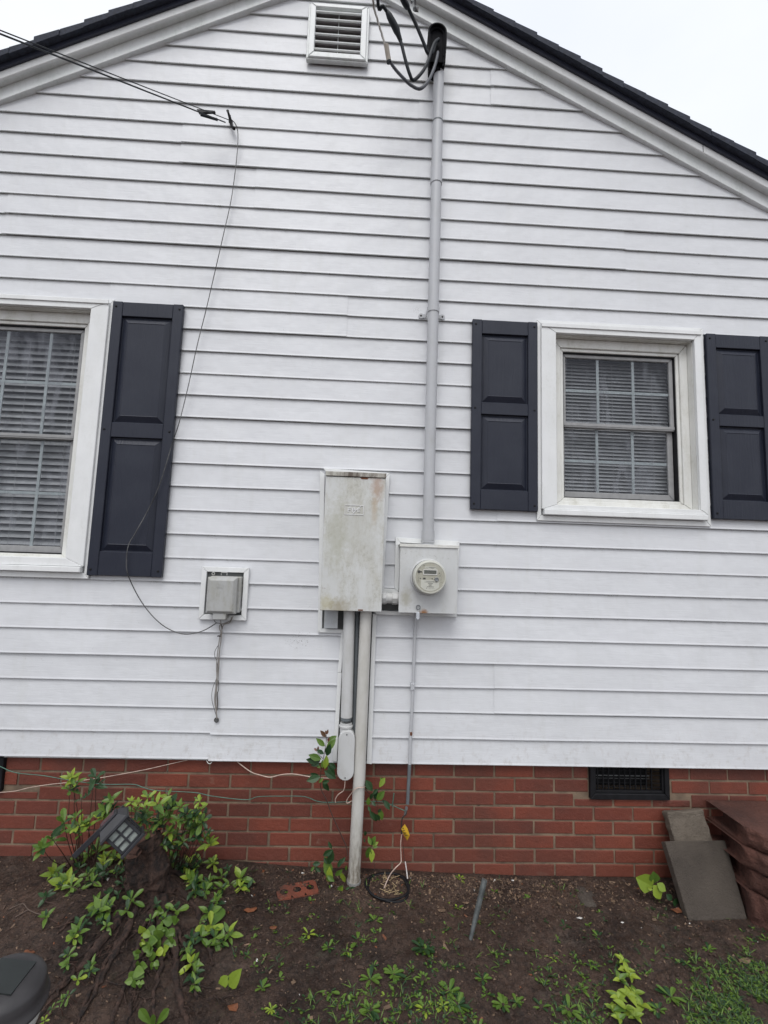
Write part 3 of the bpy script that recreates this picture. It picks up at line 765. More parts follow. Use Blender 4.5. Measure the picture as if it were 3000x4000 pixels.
dash(mcx-.018, mcx+.020, mcz-.018, .0020); dash(mcx-.028, mcx+.034, mcz-.0225, .0018); dash(mcx-.010, mcx+.014, mcz-.028, .0024, .0006)
dash(mcx-.006, mcx+.010, mcz-.034, .0020, .0006); dash(mcx-.006, mcx+.007, mcz-.039, .0020, .0006); dash(mcx-.014, mcx+.018, mcz-.0445, .0028, .0006); dash(mcx-.018, mcx-.014, mcz-.051, .003, .0004); dash(mcx-.006, mcx+.022, mcz-.0515, .0012)
dash(mcx-.034, mcx-.026, mcz+.0555, .0016, .0004)
disc(b, mcx-.054, mcz+.026, .0072, YF-.0002, .0010); b.box(mcx-.048, mcx-.039, YF-.0012, YF-.0002, mcz+.023, mcz+.029)
disc(b, mcx-.047, mcz-.006, .0028, YF-.0002); b.box(mcx-.034, mcx-.022, YF-.001, YF-.0002, mcz-.010, mcz-.002); disc(b, mcx+.010, mcz-.006, .0028, YF-.0002)
disc(b, mcx+.045, mcz+.022, .0024, YF-.0002); b.box(mcx+.0465, mcx+.0485, YF-.001, YF-.0002, mcz+.006, mcz+.012)
for k in range(8):
    b.box(mcx+.050, mcx+.058, YF-.0006, YF-.0002, mcz-.022+k*.0075, mcz-.0216+k*.0075); b.box(mcx-.060, mcx-.052, YF-.0006, YF-.0002, mcz-.028+k*.0065, mcz-.0276+k*.0065)
b.build('markings', m_ink, mt)
b = MB(); b.lathe((mcx+.031, YF-.0002, mcz-.008), (0, -1, 0), [(0, .0105), (.006, .0100), (.007, .008), (.0055, .006)], 28); b.build('reset_knob', M_STEEL, mt)
# clear cover over the face
mgl = bpy.data.materials.new('meter_glass'); mgl.use_nodes = True; _t = mgl.node_tree; _t.nodes.clear()
_o = _t.nodes.new('ShaderNodeOutputMaterial'); _m = _t.nodes.new('ShaderNodeMixShader'); _f = _t.nodes.new('ShaderNodeFresnel'); _a = _t.nodes.new('ShaderNodeBsdfTransparent'); _g = _t.nodes.new('ShaderNodeBsdfGlossy')
_f.inputs[0].default_value = 1.3; _g.inputs['Roughness'].default_value = .05
_g2 = _t.nodes.new('ShaderNodeNewGeometry'); _i = _t.nodes.new('ShaderNodeMath'); _i.operation = 'SUBTRACT'; _i.inputs[0].default_value = 1; _k = _t.nodes.new('ShaderNodeMath'); _k.operation = 'MULTIPLY'
_t.links.new(_g2.outputs['Backfacing'], _i.inputs[1]); _t.links.new(_i.outputs[0], _k.inputs[0]); _t.links.new(_f.outputs[0], _k.inputs[1]); _t.links.new(_k.outputs[0], _m.inputs[0]); _t.links.new(_a.outputs[0], _m.inputs[1]); _t.links.new(_g.outputs[0], _m.inputs[2]); _t.links.new(_m.outputs[0], _o.inputs[0])
b = MB(); b.lathe((mcx, YF-.0052, mcz), (0, -1, 0), [(0, .0690), (.0012, .0680)], 64); b.build('glass_cover', mgl, mt)
# seal ring at the bottom of the meter box
sl = thing('meter_seal', 'clear plastic seal hanging from a wire ring at the rusty bottom of the meter box', 'seal')
p = P(1634, 2372, -.13)
b = MB(); b.tube([Vector((p.x+.0095*math.cos(a), -.127, p.z+.0095*math.sin(a))) for a in np.linspace(0, 2*PI, 20)], .0026, 8); b.build('ring', M_STEEL, sl, smooth_=True)
q = P(1632, 2408, -.13)
b = MB(); b.prism([(q.x-.008, q.z+.020), (q.x-.008, q.z-.008), (q.x-.003, q.z-.016), (q.x+.003, q.z-.016), (q.x+.008, q.z-.008), (q.x+.008, q.z+.020)], -.136, -.128); b.build('plastic_tab', simple('clear_tab', (.55, .58, .62), .25), sl, bevel=.002)

# ------------------------------------------------------------------ conduits
m_mast = pipe_mat('mast_grey_paint', (.46, .47, .49), (.35, .355, .35)); m_cond = pipe_mat('cream_conduit_paint', (.54, .53, .50), (.36, .345, .29), (.02, .34)); m_cond2 = pipe_mat('grey_white_conduit_paint', (.54, .545, .545), (.37, .36, .32))
def vert(name, x0, z0, x1, z1, y, r, mat, par, y1=None, seg=28):
    b = MB(); b.tube([(x0, y, z0), (x1, y if y1 is None else y1, z1)], r, seg); return b.build(name, mat, par, smooth_='auto')
def smooth_auto(o):
    me = o.data; me.polygons.foreach_set('use_smooth', [True]*len(me.polygons))
    try:
        e = [ed for ed in me.edges]
    except Exception: pass
    return o
YM = -.078
ms = thing('service_mast', 'long grey painted conduit mast with black weatherhead rising from the meter box', 'conduit')
zt_ = P(1716, 285, YM).z
def pipe(name, pts, r, mat, par, seg=28):
    b = MB(); b.tube(pts, r, seg); o = b.build(name, mat, par)
    me = o.data; sm = [len(p.vertices) <= 4 for p in me.polygons]; me.polygons.foreach_set('use_smooth', sm); return o
mx0, mx1 = .3225, .3265
mxz = lambda z: mx0+(mx1-mx0)*(z-1.63)/(4.25-1.63)
pipe('pipe', [(mxz(1.63), YM, 1.63), (mxz(zt_), YM, zt_)], .0290, m_mast, ms)
zc = P(1697, 690, YM).z
pipe('coupling', [(mxz(zc-.02), YM, zc-.045), (mxz(zc), YM, zc+.060)], .0325, m_mast, ms)
zc = P(1708, 478, YM).z
pipe('joint_ring', [(mxz(zc), YM, zc-.004), (mxz(zc), YM, zc+.004)], .0300, M_GREYCON, ms)
pipe('collar', [(mxz(1.64), YM, 1.640), (mxz(1.66), YM, 1.650)], .0345, m_mast, ms); pipe('collar', [(mxz(1.66), YM, 1.652), (mxz(1.70), YM, 1.700)], .0330, m_mast, ms)
zs = P(1688, 1212, YM).z
b = MB()
arc = [Vector((mxz(zs)+.0325*math.cos(a), YM-.0325*math.sin(a), zs)) for a in np.linspace(-.15, PI+.15, 22)]
ring = [arc[0]+Vector((0, .05, 0))] + arc + [arc[-1]+Vector((0, .05, 0))]
for i in range(len(ring)-1):
    a, c = ring[i], ring[i+1]; o_ = Vector((0, 0, .014))
    d = (c-a).normalized(); n_ = Vector((d.y, -d.x, 0))*.0022
    b.add([a-o_, c-o_, c+o_, a+o_, a-o_+n_, c-o_+n_, c+o_+n_, a+o_+n_], [(0,1,2,3),(7,6,5,4),(0,4,5,1),(3,2,6,7)])
for sx in (-1, 1):
    xc = mxz(zs)+sx*.058; b.lathe((xc, -.0178, zs-.003), (0, -1, 0), [(0, .015), (.003, .0145)], 16); b.box(min(xc, mxz(zs)+sx*.032), max(xc, mxz(zs)+sx*.032), -.0205, -.0180, zs-.013, zs+.008)
b.build('strap', m_mast, ms)
for sx in (-1, 1):
    b = MB(); b.lathe((mxz(zs)+sx*.059, -.0208, zs-.002), (0, -1, 0), [(0, .0055), (.003, .004)], 10); b.build('strap_bolt', M_DARKW, ms)
# weatherhead
C = lambda x, y: (1400+x/3.318, y/3.318)
wh = P(*C(1015, 640), YM-.03); 
b = MB(); prof = []
seg = 36; hwx = .050; zc0 = wh.z; zb = P(*C(1015, 920), YM).z; zt2 = P(*C(1015, 432), YM).z
import itertools
rings = []
def ringpts(sc, y, dz=0):
    pts = []; cz_ = zt2-hwx; L = cz_-(zb-.005)
    for k in range(19): a = PI*k/18; pts.append((wh.x+hwx*sc*math.cos(a), y, cz_+hwx*sc*1.05*math.sin(a)+dz))
    for t_ in (.33, .66, 1): pts.append((wh.x+.003-hwx*sc*(1-.16*t_), y, cz_-L*t_))
    for t_ in (1, .66, .33): pts.append((wh.x+.003+hwx*sc*(1-.16*t_), y, cz_-L*t_))
    return pts
Rs = [ringpts(.75, YM+.05), ringpts(1.0, YM+.035), ringpts(1.06, YM-.040), ringpts(1.06, YM-.052), ringpts(.88, YM-.052), ringpts(.86, YM-.038), ringpts(.70, YM-.036), ringpts(.68, YM-.026)]
o0 = len(b.v); nn_ = len(Rs[0])
for R_ in Rs: b.v += R_
for i in range(len(Rs)-1):
    for k in range(nn_): b.f.append((o0+i*nn_+k, o0+i*nn_+(k+1) % nn_, o0+(i+1)*nn_+(k+1) % nn_, o0+(i+1)*nn_+k)); b.m.append(0)
b.f.append(tuple(range(o0+nn_-1, o0-1, -1))); b.m.append(0); b.f.append(tuple(o0+(len(Rs)-1)*nn_+k for k in range(nn_))); b.m.append(0)
b.lathe((wh.x+.002, YM, zb-.03), (0, 0, 1), [(0, .036), (.03, .037), (.05, .036)], 24)
b.box(wh.x+.032, wh.x+.042, YM-.05, YM-.03, zb-.022, zb+.018); b.lathe((wh.x+.037, YM-.05, zb+.035), (0, -1, 0), [(0, .005), (.006, .004)], 8)
b.box(wh.x-.042, wh.x-.034, YM-.03, YM-.01, zb-.035, zb-.018)
b.build('weatherhead', simple('aged_black_cap', (.006, .006, .008), .8, spec=.12), ms, bevel=.002)

# nipple between panel and meter box
nz_ = P(*Z5(832, 1005), -.075).z
np_t = thing('conduit_nipple', 'short threaded grey conduit joining the panel box to the meter box', 'conduit')
b = MB(); b.lathe((.0905, -.072, nz_), (1, 0, 0), [(0, .027), (.095, .027)], 28); b.build('pipe', m_cond2, np_t)
for xa, ln in ((.098, .020), (.150, .026)):
    b = MB(); b.lathe((xa, -.072, nz_), (1, 0, 0), [(0, .0325), (ln, .0325)], 8); b.lathe((xa+ln, -.072, nz_), (1, 0, 0), [(0, .0300), (.006, .0300)], 24); b.build('locknut', m_cond2, np_t, bevel=.001)

# conduit with elbow body (left of the two)
YA = -.058
ca = thing('elbow_conduit', 'white conduit under the panel ending in an oval access elbow', 'conduit')
pa0 = P(1364, 2400, YA); pa1 = P(1354, 2800, YA)
pipe('pipe', [(pa0.x, YA, 1.30), (pa1.x, YA, pa1.z)], .0285, m_cond2, ca)
b = MB(); b.lathe((pa1.x-.001, YA, P(1352, 2812, YA).z), (0, 0, 1), [(0, .0265), (.018, .0265)], 28); b.build('bare_band', M_GREYCON, ca)
zA = P(1350, 2835, YA).z
b = MB(); b.lathe((pa1.x-.001, YA, zA-.025), (0, 0, 1), [(0, .029), (.040, .029), (.041, .0315), (.049, .0315)][:2], 28); b.lathe((pa1.x-.001, YA, zA-.005), (0, 0, 1), [(0, .033), (.008, .034), (.010, .031)], 28)
b.build('hub', m_cond2, ca)
def stadium(xc, z0, z1, r, n=12):
    pts = []
    for k in range(n+1): a = PI+PI*k/n; pts.append((xc+r*math.cos(a), z0+r+r*math.sin(a)))
    for k in range(n+1): a = PI*k/n; pts.append((xc+r*math.cos(a), z1-r+r*math.sin(a)))
    return pts
e0 = P(1348, 3050, -.095); e1 = P(1348, 2856, -.095)
b = MB(); b.prism(stadium(e0.x+.001, e0.z+.004, e1.z+.004, .0375), -.088, -.030); b.build('elbow_body', m_cond2, ca, bevel=.004, bseg=2)
b = MB(); b.prism(stadium(e0.x, e0.z, e1.z, .0400), -.0955, -.0882); cv = b.build('elbow_cover', m_cond2, ca, bevel=.003, bseg=2)
b = MB()
for zz in (e0.z+.013, e1.z-.016):
    b = MB(); b.lathe((e0.x, -.0954, zz), (0, -1, 0), [(0, .004), (.0018, .003)], 10); b.build('screw', M_STEEL, cv)

# conduit going down into the ground (right)
YB = -.072
cb = thing('ground_conduit', 'cream conduit running from the panel down past the brick into the soil', 'conduit')
q0 = P(1429, 2400, YB); q1 = P(1403, 3050, YB); q2 = P(1382, 3440, YB)
pipe('pipe', [(q0.x, YB, 1.30), (q1.x, YB, q1.z), (q2.x, YB, q2.z), (q2.x-.001, YB, -.05)], .0288, m_cond, cb)
pipe('coupling', [(q2.x-.001, YB, P(1380, 3475, YB).z-.06), (q2.x, YB, P(1382, 3437, YB).z)], .0335, pipe_mat('muddy_coupling', (.26, .26, .25), (.12, .10, .08)), cb)
b = MB(); g0 = P(1395, 2400, -.035); g1 = P(1384, 2850, -.035); g2 = P(1384, 3030, -.035)
b.tube([(g0.x, -.034, 1.31), (g1.x, -.034, g1.z), (g2.x, -.034, .52)], .0125, 16)
tag(b.build('bare_conduit', M_GREYCON, smooth_=True), 'thin bare grey conduit behind and between the two pale conduits', 'conduit')

# ground wire conduit
gw = thing('ground_wire_conduit', 'slender painted conduit hanging below the meter box over the siding', 'conduit')
YG = -.030
pts = [(1624, 2395), (1620, 2500), (1613, 2680), (1609, 2780), (1603, 2870), (1600, 2990)]
pp = [P(u, v, YG) for u, v in pts]
pipe('painted_pipe', pp, .0078, m_mast, gw, 14)
pp2 = [P(u, v, YG) for u, v in [(1600, 2985), (1596, 3060), (1592, 3140)]]
pipe('bare_pipe', pp2, .0085, M_GREYCON, gw, 14)
for (u, v, h, m_, nm) in ((1611, 2681, .017, m_mast, 'clip'), (1604, 2865, .009, M_RUST, 'rusty_patch')):
    p = P(u, v, YG)
    b = MB()
    if nm == 'clip': b.box(p.x-.0095, p.x+.0095, YG-.011, -.016, p.z-h, p.z+h); b.lathe((p.x+.004, YG-.011, p.z+.010), (0, -1, 0), [(0, .003), (.003, .002)], 8); b.lathe((p.x+.004, YG-.011, p.z-.010), (0, -1, 0), [(0, .003), (.003, .002)], 8)
    else: b.lathe((p.x, YG, p.z-h), (0, 0, 1), [(0, .0082), (2*h, .0082)], 14)
    b.build(nm, m_, gw, bevel=.001)
p = P(1587, 3152, YG)
b = MB(); b.lathe((p.x, YG-.006, p.z), (0, -1, 0), [(0, .007), (.012, .0065)], 12); b.lathe((p.x-.005, YG, p.z-.035), (.2, 0, 1), [(0, .006), (.03, .007)], 10); b.build('clamp', M_STEEL, gw)

# ------------------------------------------------------------------ cables
def cable(name, pts, r, mat, label, cat='cable', group=None, seg=8, parent=None):
    b = MB(); b.tube(pts, r, seg)
    o = b.build(name, mat, parent, smooth_=True)
    if not parent: tag(o, label, cat, group)
    return o
def far(p0, p1, k): return p0 + (p1-p0)*k
# service conductors: weatherhead -> loops -> off toward the pole
s1 = [C(1030, 680)+(-.13,), C(1015, 760)+(-.15,), C(975, 900)+(-.17,), C(900, 1060)+(-.18,), C(800, 1150)+(-.19,), C(690, 1110)+(-.20,), C(600, 1030)+(-.22,), C(480, 900)+(-.24,), C(400, 785)+(-.26,)]
ca_n = thing('neutral_service_cable', 'bare twisted aluminium service wire with pale connector, left of the black cables', 'cable')
cable('insulated_tail', lp(s1), .0085, M_GREYCAB, '', parent=ca_n)
pA = P(*C(395, 790), -.26); pB = P(*C(360, 580), -.28)
b = MB(); b.tube([pA, pB], .0125, 12); b.build('connector', M_WOODCON, ca_n, smooth_=False)
b = MB(); b.tube([pA+(pA-pB)*.12, pA], .0135, 12); b.build('connector_boot', M_BLACKR, ca_n)
s2 = [P(*C(350, 600), -.28), P(*C(300, 430), -.30), P(*C(240, 230), -.33), P(*C(190, 0), -.37)]
e = s2[-1]; top1 = Vector((-.35, -7.5, 8.6))
path = cr_spline(s2 + [e+(top1-e)*.02, e+(top1-e)*.1, e+(top1-e)*.4, top1], 6)
b = MB(); tw = []
for k in range(3):
    L_ = 0; pts_ = []
    dens = []
    for i in range(len(path)-1):
        m_ = max(1, min(14, int((path[i+1]-path[i]).length/.008)))
        for j in range(m_): dens.append(path[i].lerp(path[i+1], j/m_))
    for i, p in enumerate(dens):
        if i: L_ += (p-dens[i-1]).length
        a = L_/.045*2*PI/2+k*2*PI/3
        pts_.append(p+Vector((math.cos(a), 0.3*math.sin(a), math.sin(a)*.3))*.0035)
    b.tube(pts_, .0030, 6)
b.build('bare_strand', M_ALU, ca_n, smooth_=True)
cb2 = thing('black_service_cable', 'black service cable with taped splice looping down into the weatherhead', 'cable', )
s3 = [C(1040, 510)+(-.125,), C(985, 560)+(-.15,), C(940, 680)+(-.17,), C(900, 800)+(-.18,), C(830, 930)+(-.19,), C(715, 1040)+(-.20,), C(665, 960)+(-.215,), C(610, 780)+(-.23,), C(550, 540)+(-.245,), C(520, 470)+(-.25,)]
cable('lower_run', lp(s3), .0088, M_BLACKR, '', parent=cb2)
sp_ = [P(*C(548, 530), -.245), P(*C(510, 430), -.255), P(*C(500, 400), -.257), P(*C(450, 300), -.27), P(*C(400, 205), -.285), P(*C(370, 150), -.29)]
b = MB(); b.tube(sp_, [.010, .0145, .018, .018, .016, .010], 12); b.build('taped_splice', M_BLACKR, cb2, smooth_=True)
e = P(*C(250, -20), -.33); top2 = Vector((-.30, -7.5, 8.7))
cable('upper_run', cr_spline([P(*C(375, 160), -.29), P(*C(320, 80), -.31), e, e+(top2-e)*.05, e+(top2-e)*.4, top2], 6), .0085, M_BLACKR, '', parent=cb2)
cb3 = thing('straight_service_cable', 'black service cable running straight from above into the left of the weatherhead', 'cable')
cable('run', lp([C(1035, 520)+(-.12,), C(1000, 560)+(-.14,), C(960, 680)+(-.155,), C(900, 690)+(-.16,), C(840, 540)+(-.18,), C(760, 350)+(-.20,), C(690, 200)+(-.22,), C(640, 90)+(-.24,)]), .0092, M_BLACKR, '', parent=cb3)
e = P(*C(590, -20), -.27); top3 = Vector((-.25, -7.5, 8.8))
b = MB(); b.tube(cr_spline([P(*C(650, 110), -.24), P(*C(610, 50), -.255), P(*C(585, 0), -.265), P(*C(565, -40), -.275)], 4), [.0095, .013, .015, .016, .016, .016, .016, .016, .016, .016, .016, .016, .014][:13], 12); b.build('taped_splice', M_BLACKR, cb3, smooth_=True)
cable('upper_run', cr_spline([P(*C(565, -40), -.275), e+(top3-e)*.06, e+(top3-e)*.4, top3], 6), .0085, M_BLACKR, '', parent=cb3)
# anchor hook on the fascia
ah = thing('cable_anchor', 'grey metal anchor bolted to the fascia above the weatherhead', 'bracket')
a1 = P(*C(735, 100), -.105); b = MB(); b.lathe(a1, (0, -1, 0), [(-.012, .012), (0, .012), (.006, .006)], 10); b.tube([a1+Vector((0, -.01, 0)), a1+Vector((-.006, -.04, .02)), P(*C(690, 30), -.18), P(*C(685, -60), -.19)], .006, 10)
b.build('bolt', M_STEEL, ah); b = MB(); b.box(a1.x+.0, a1.x+.020, -.1005, -.0925, a1.z-.012, a1.z+.012); b.build('plate', M_DARKW, ah)

# telephone drop
hk = P(898, 470, -.075); Q1 = P(0, 118, -1.0); Q2 = P(0, 132, -1.0)
dl = thing('telephone_drop', 'two thin black drop wires slanting from the upper left to a hook on the gable', 'cable')
cable('support_wire', [hk, far(hk, Q1, .2), far(hk, Q1, 1), far(hk, Q1, 12)], .0022, M_BLACKR, '', parent=dl)
hk2 = P(880, 478, -.078); cable('drop_wire', [hk2, far(hk2, Q2, .2), far(hk2, Q2, 1), far(hk2, Q2, 12)], .0032, M_BLACKR, '', parent=dl)
a_ = P(765, 425, -.16); b_ = P(850, 465, -.105)
b = MB(); b.prism([(0, 0)]*0 or [(a_.x, a_.z+.010), (a_.x+.012, a_.z-.010), (b_.x, b_.z-.004), (b_.x, b_.z+.003)], -.150, -.138); b.build('wedge_clamp', M_BLACKP, dl)
b = MB(); b.tube([P(783, 448, -.145), P(850, 468, -.11)], .0068, 10); b.build('clamp_sleeve', M_BLACKR, dl)
hkb = thing('wall_hook', 'small dark hook screwed to the upper siding holding the drop wires', 'hook')
b = MB(); b.lathe(P(903, 478, -.016), (0, -1, 0), [(0, .010), (.012, .009), (.06, .006), (.07, .008)], 10); b.tube([P(896, 478, -.05), P(897, 462, -.08), P(899, 450, -.085)], .0045, 8); b.tube([P(898, 470, -.03), P(906, 495, -.03), P(915, 503, -.04)], .008, 8); b.build('hook_body', M_BLACKP, hkb)
dw = [(905, 468, -.07), (920, 485, -.055), (928, 510, -.045), (929, 560, -.038), (921, 650, -.034), (903, 780, -.036), (872, 920, -.038), (840, 1060, -.04), (805, 1210, -.042), (770, 1350, -.044), (735, 1510, -.046), (700, 1650, -.05), (672, 1735, -.055), (628, 1880, -.06), (585, 1980, -.062), (530, 2080, -.06), (502, 2130, -.06), (494, 2190, -.058), (500, 2245, -.056), (540, 2330, -.05), (590, 2400, -.045), (650, 2452, -.045), (720, 2477, -.05), (790, 2465, -.06), (848, 2432, -.07)]
cable('drop_cable', lp(dw, 6), .0024, simple('thin_cable', (.10, .10, .10), .45, var=.9, scale=9), 'thin cable drooping down the siding across the shutter to the telephone box')

# ------------------------------------------------------------------ telephone box
ZN = lambda x, y: (700+x/2.949, 2150+y/2.949)
b = MB(); nr = [P(*ZN(265, 188), -.028), P(*ZN(808, 212), -.028), P(*ZN(772, 808), -.028), P(*ZN(238, 792), -.028)]
x0, x1, z0, z1 = -.812, -.577, 1.2215, 1.4835; iw = .025
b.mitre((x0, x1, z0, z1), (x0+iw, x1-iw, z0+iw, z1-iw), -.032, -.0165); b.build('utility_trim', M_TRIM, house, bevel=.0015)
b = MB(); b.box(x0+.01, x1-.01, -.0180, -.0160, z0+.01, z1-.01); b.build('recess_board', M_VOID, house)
tb = thing('telephone_box', 'grey plastic telephone box in a white trim frame with wires hanging from it', 'utility box')
m_nid = painted('grey_nid_plastic', (.40, .405, .40), (.30, .29, .23), streak=.5)
fx0, fx1, fz0, fz1 = P(*ZN(305, 500), -.10).x, P(*ZN(650, 500), -.10).x, P(*ZN(450, 735), -.10).z, P(*ZN(450, 310), -.10).z
b = MB(); b.box(fx0+.004, fx1+.012, -.060, -.0185, fz0+.004, fz1+.004); b.build('base', m_nid, tb, bevel=.005, bseg=2)
b = MB(); v = []
for (ins, y) in ((0, -.0605), (0, -.085), (.014, -.100)):
    v += [(fx0+ins, y, fz0+ins), (fx1-ins, y, fz0+ins), (fx1-ins, y, fz1-ins), (fx0+ins, y, fz1-ins)]
fs = [(8, 9, 10, 11), (3, 2, 1, 0)]
for a in (0, 4):
    for k in range(4): fs.append((a+k, a+(k+1) % 4, a+4+(k+1) % 4, a+4+k))
b.add(v, fs); nc = b.build('cover', m_nid, tb, bevel=.002)
b = MB(); p = P(*ZN(465, 415), -.1002); b.mitre((p.x-.018, p.x+.018, p.z-.009, p.z+.009), (p.x-.017, p.x+.017, p.z-.008, p.z+.008), -.1008, -.1000, g=0)
b.box(p.x-.014, p.x+.014, -.1009, -.1000, p.z-.0007, p.z+.0007); b.box(p.x-.014, p.x+.010, -.1009, -.1000, p.z-.0050, p.z-.0038); b.build('embossed_mark', m_nid, nc)
b = MB(); p0, p1 = P(*ZN(385, 735), -.09), P(*ZN(530, 800), -.09); b.box(p0.x, p1.x, -.088, -.040, p1.z, p0.z+.004); b.build('cable_entry', m_nid, tb, bevel=.002)
b = MB()
for (u, v_, r_) in ((710, 405, .0075), (697, 490, .0065), (697, 685, .0065), (395, 268, .0065)):
    p = P(*ZN(u, v_), -.03); b.tube([Vector((p.x+r_*math.cos(a), -.032, p.z+r_*math.sin(a))) for a in np.linspace(0, 2*PI, 16)], .0028, 6)
p = P(*ZN(525, 268), -.04); b.tube([(p.x-.014, -.05, p.z-.008), (p.x-.014, -.05, p.z+.006), (p.x+.014, -.05, p.z+.006), (p.x+.014, -.05, p.z-.008)], .0022, 6)
b.build('mounting_lug', m_nid, tb, smooth_=True)
m_gw = simple('weathered_grey_wire', (.26, .24, .22), .6, var=.3)
bun = thing('hanging_wires', 'bundle of grey wires hanging from the telephone box into a hole in the siding', 'wire')
for pth, r_, m_ in (([(478, 805), (482, 860), (490, 920), (470, 985), (455, 1080), (440, 1200), (430, 1330), (432, 1500), (412, 1650), (410, 1760), (425, 1860), (435, 1930)], .0022, m_gw),
                    ([(600, 770), (590, 810), (520, 840), (475, 855), (465, 900), (485, 960), (478, 1040), (462, 1180), (458, 1320), (445, 1500), (432, 1620), (438, 1780), (430, 1870), (438, 1940)], .0026, m_gw),
                    ([(620, 760), (585, 830), (520, 850), (495, 900), (488, 990), (470, 1110), (455, 1240), (440, 1400), (425, 1540), (418, 1700), (428, 1850), (430, 1935)], .0024, m_gw),
                    ([(400, 805), (430, 835), (480, 845), (500, 905)], .0016, M_DARKW),
                    ([(450, 1095), (412, 1160), (410, 1220), (432, 1270), (440, 1340), (430, 1470), (395, 1560), (376, 1650), (380, 1740), (405, 1830), (425, 1900)], .0013, M_DARKW),
                    ([(452, 1500), (455, 1600), (440, 1650), (445, 1750), (436, 1840)], .0015, M_DARKW)):
    yb = -.028-.01*random.random()
    pts = cr_spline([P(*ZN(u, v_), yb if i else -.06) for i, (u, v_) in enumerate(pth)], 5)
    b = MB(); b.tube(pts, r_, 6); b.build('wire', m_, bun, smooth_=True)
p = P(*ZN(465, 985), -.03); b = MB(); b.box(p.x-.009, p.x+.008, -.040, -.024, p.z-.002, p.z+.002); b.build('cable_tie', M_DARKW, bun)
p = P(*ZN(428, 1955), -.02)
b = MB(); b.tube([Vector((p.x+.0095*math.cos(a), -.019, p.z+.0105*math.sin(a))) for a in np.linspace(0, 2*PI, 18)], .0022, 6); b.build('grommet', M_DARKW, bun, smooth_=True)
b = MB(); b.lathe((p.x, -.019, p.z), (0, -1, 0), [(0, .0085), (.001, .0085)], 14); b.build('grommet_plug', M_VOID, bun)

# loose wires at the brick
def wire(name, uvs, r, mat, label, n=6): return cable(name, lp(uvs, n), r, mat, label, 'wire', seg=6)
wire('green_wire', [(-60, 2975, -.02), (0, 2994, -.02), (60, 3018, -.02), (170, 3030, -.02), (250, 3044, -.03), (330, 3056, -.04), (420, 3064, -.03), (520, 3064, -.02), (560, 3076, -.02), (610, 3088, -.02), (760, 3096, -.02), (830, 3110, -.02), (960, 3124, -.02), (1010, 3112, -.02), (1110, 3110, -.02), (1190, 3112, -.02), (1240, 3130, -.02), (1290, 3134, -.02), (1400, 3130, -.03), (1440, 3130, -.03), (1500, 3134, -.03), (1560, 3158, -.035), (1583, 3168, -.035)], .0019, M_WIREG, 'green wire strung along the brick foundation to the ground clamp')
wire('green_wire_stub', [(1531, 3150, -.03), (1535, 3130, -.035), (1539, 3098, -.04)], .0030, M_WIREG, 'short stub of green wire sticking up beside the leaves near the clamp')
wire('white_wire', [(-40, 3102, -.02), (0, 3096, -.02), (60, 3090, -.02), (110, 3078, -.03), (180, 3066, -.03), (270, 3056, -.04), (340, 3046, -.03), (430, 3032, -.02), (560, 3008, -.01), (640, 2990, 0), (735, 2968, .005)], .0019, M_WIREW, 'pinkish white wire rising across the brick from the left edge to the siding')
wire('white_wire', [(925, 2974, .005), (955, 2998, -.01), (985, 3018, -.02), (1010, 3026, -.02), (1055, 3036, -.02), (1100, 3026, -.02), (1150, 3024, -.03), (1220, 3036, -.05), (1285, 3040, -.06)], .0026, M_WIREW, 'pinkish white wire sagging from the siding edge to the leafy shoot')
wire('white_wire_loop', [(806, 2968, 0), (812, 2980, -.01), (822, 2983, -.01), (831, 2970, 0)], .0018, simple('pale_wire', (.6, .6, .58), .5), 'tiny pale wire loop poking out under the siding seam')
wire('white_wire_tail', [(1348, 3050, -.09), (1346, 3074, -.09), (1340, 3090, -.09), (1322, 3103, -.09), (1310, 3122, -.09), (1311, 3136, -.09)], .0022, M_WIREW, 'short pale wire dangling from the bottom of the oval elbow')
wire('tie_wire', [(1427, 3072, -.075), (1420, 3076, -.108), (1400, 3077, -.108), (1385, 3084, -.108), (1372, 3100, -.10), (1358, 3120, -.09), (1353, 3135, -.085), (1362, 3136, -.08), (1373, 3128, -.07)], .0022, M_WIREW, 'pale wire wrapped around the cream conduit')
wire('ground_lead', [(1588, 3160, -.03), (1586, 3180, -.035), (1572, 3195, -.035), (1568, 3230, -.035), (1569, 3258, -.035)], .0034, M_DARKW, 'dark lead with a knot hanging from the ground clamp above the yellow tag')
wire('pale_lead', [(1569, 3258, -.036), (1565, 3300, -.04), (1567, 3350, -.045), (1565, 3370, -.05), (1545, 3390, -.06), (1525, 3415, -.08), (1508, 3450, -.10), (1490, 3500, -.12), (1485, 3510, -.13), (1477, 3512, -.14), (1473, 3530, -.15)], .0028, M_WIREW, 'pale wire falling from the yellow tag into the black ring on the soil')
wire('thin_lead', [(1572, 3262, -.03), (1576, 3320, -.03), (1580, 3365, -.04)], .0012, M_DARKW, 'hair-thin dark wire below the yellow tag')
wire('white_sleeve', [(1583, 3366, -.045), (1588, 3400, -.05), (1592, 3432, -.06)], .0032, simple('white_sleeve', (.65, .60, .58), .5), 'short white sleeved wire end standing at the ring edge')
tg = thing('yellow_tag', 'curled yellow plastic tag on the ground wire against the brick', 'tag')
ZE = lambda x, y: (1150+x/2.95, 2800+y/2.95)
b = MB(); tp = [(1272, 1238), (1305, 1290), (1330, 1370), (1300, 1425), (1265, 1370), (1228, 1295)]
pv = [P(*ZE(u, v_), -.045-.012*math.sin(i*1.1)) for i, (u, v_) in enumerate(tp)]
cv_ = sum(pv, Vector())/len(pv)+Vector((0, -.010, 0)); n_ = len(pv)
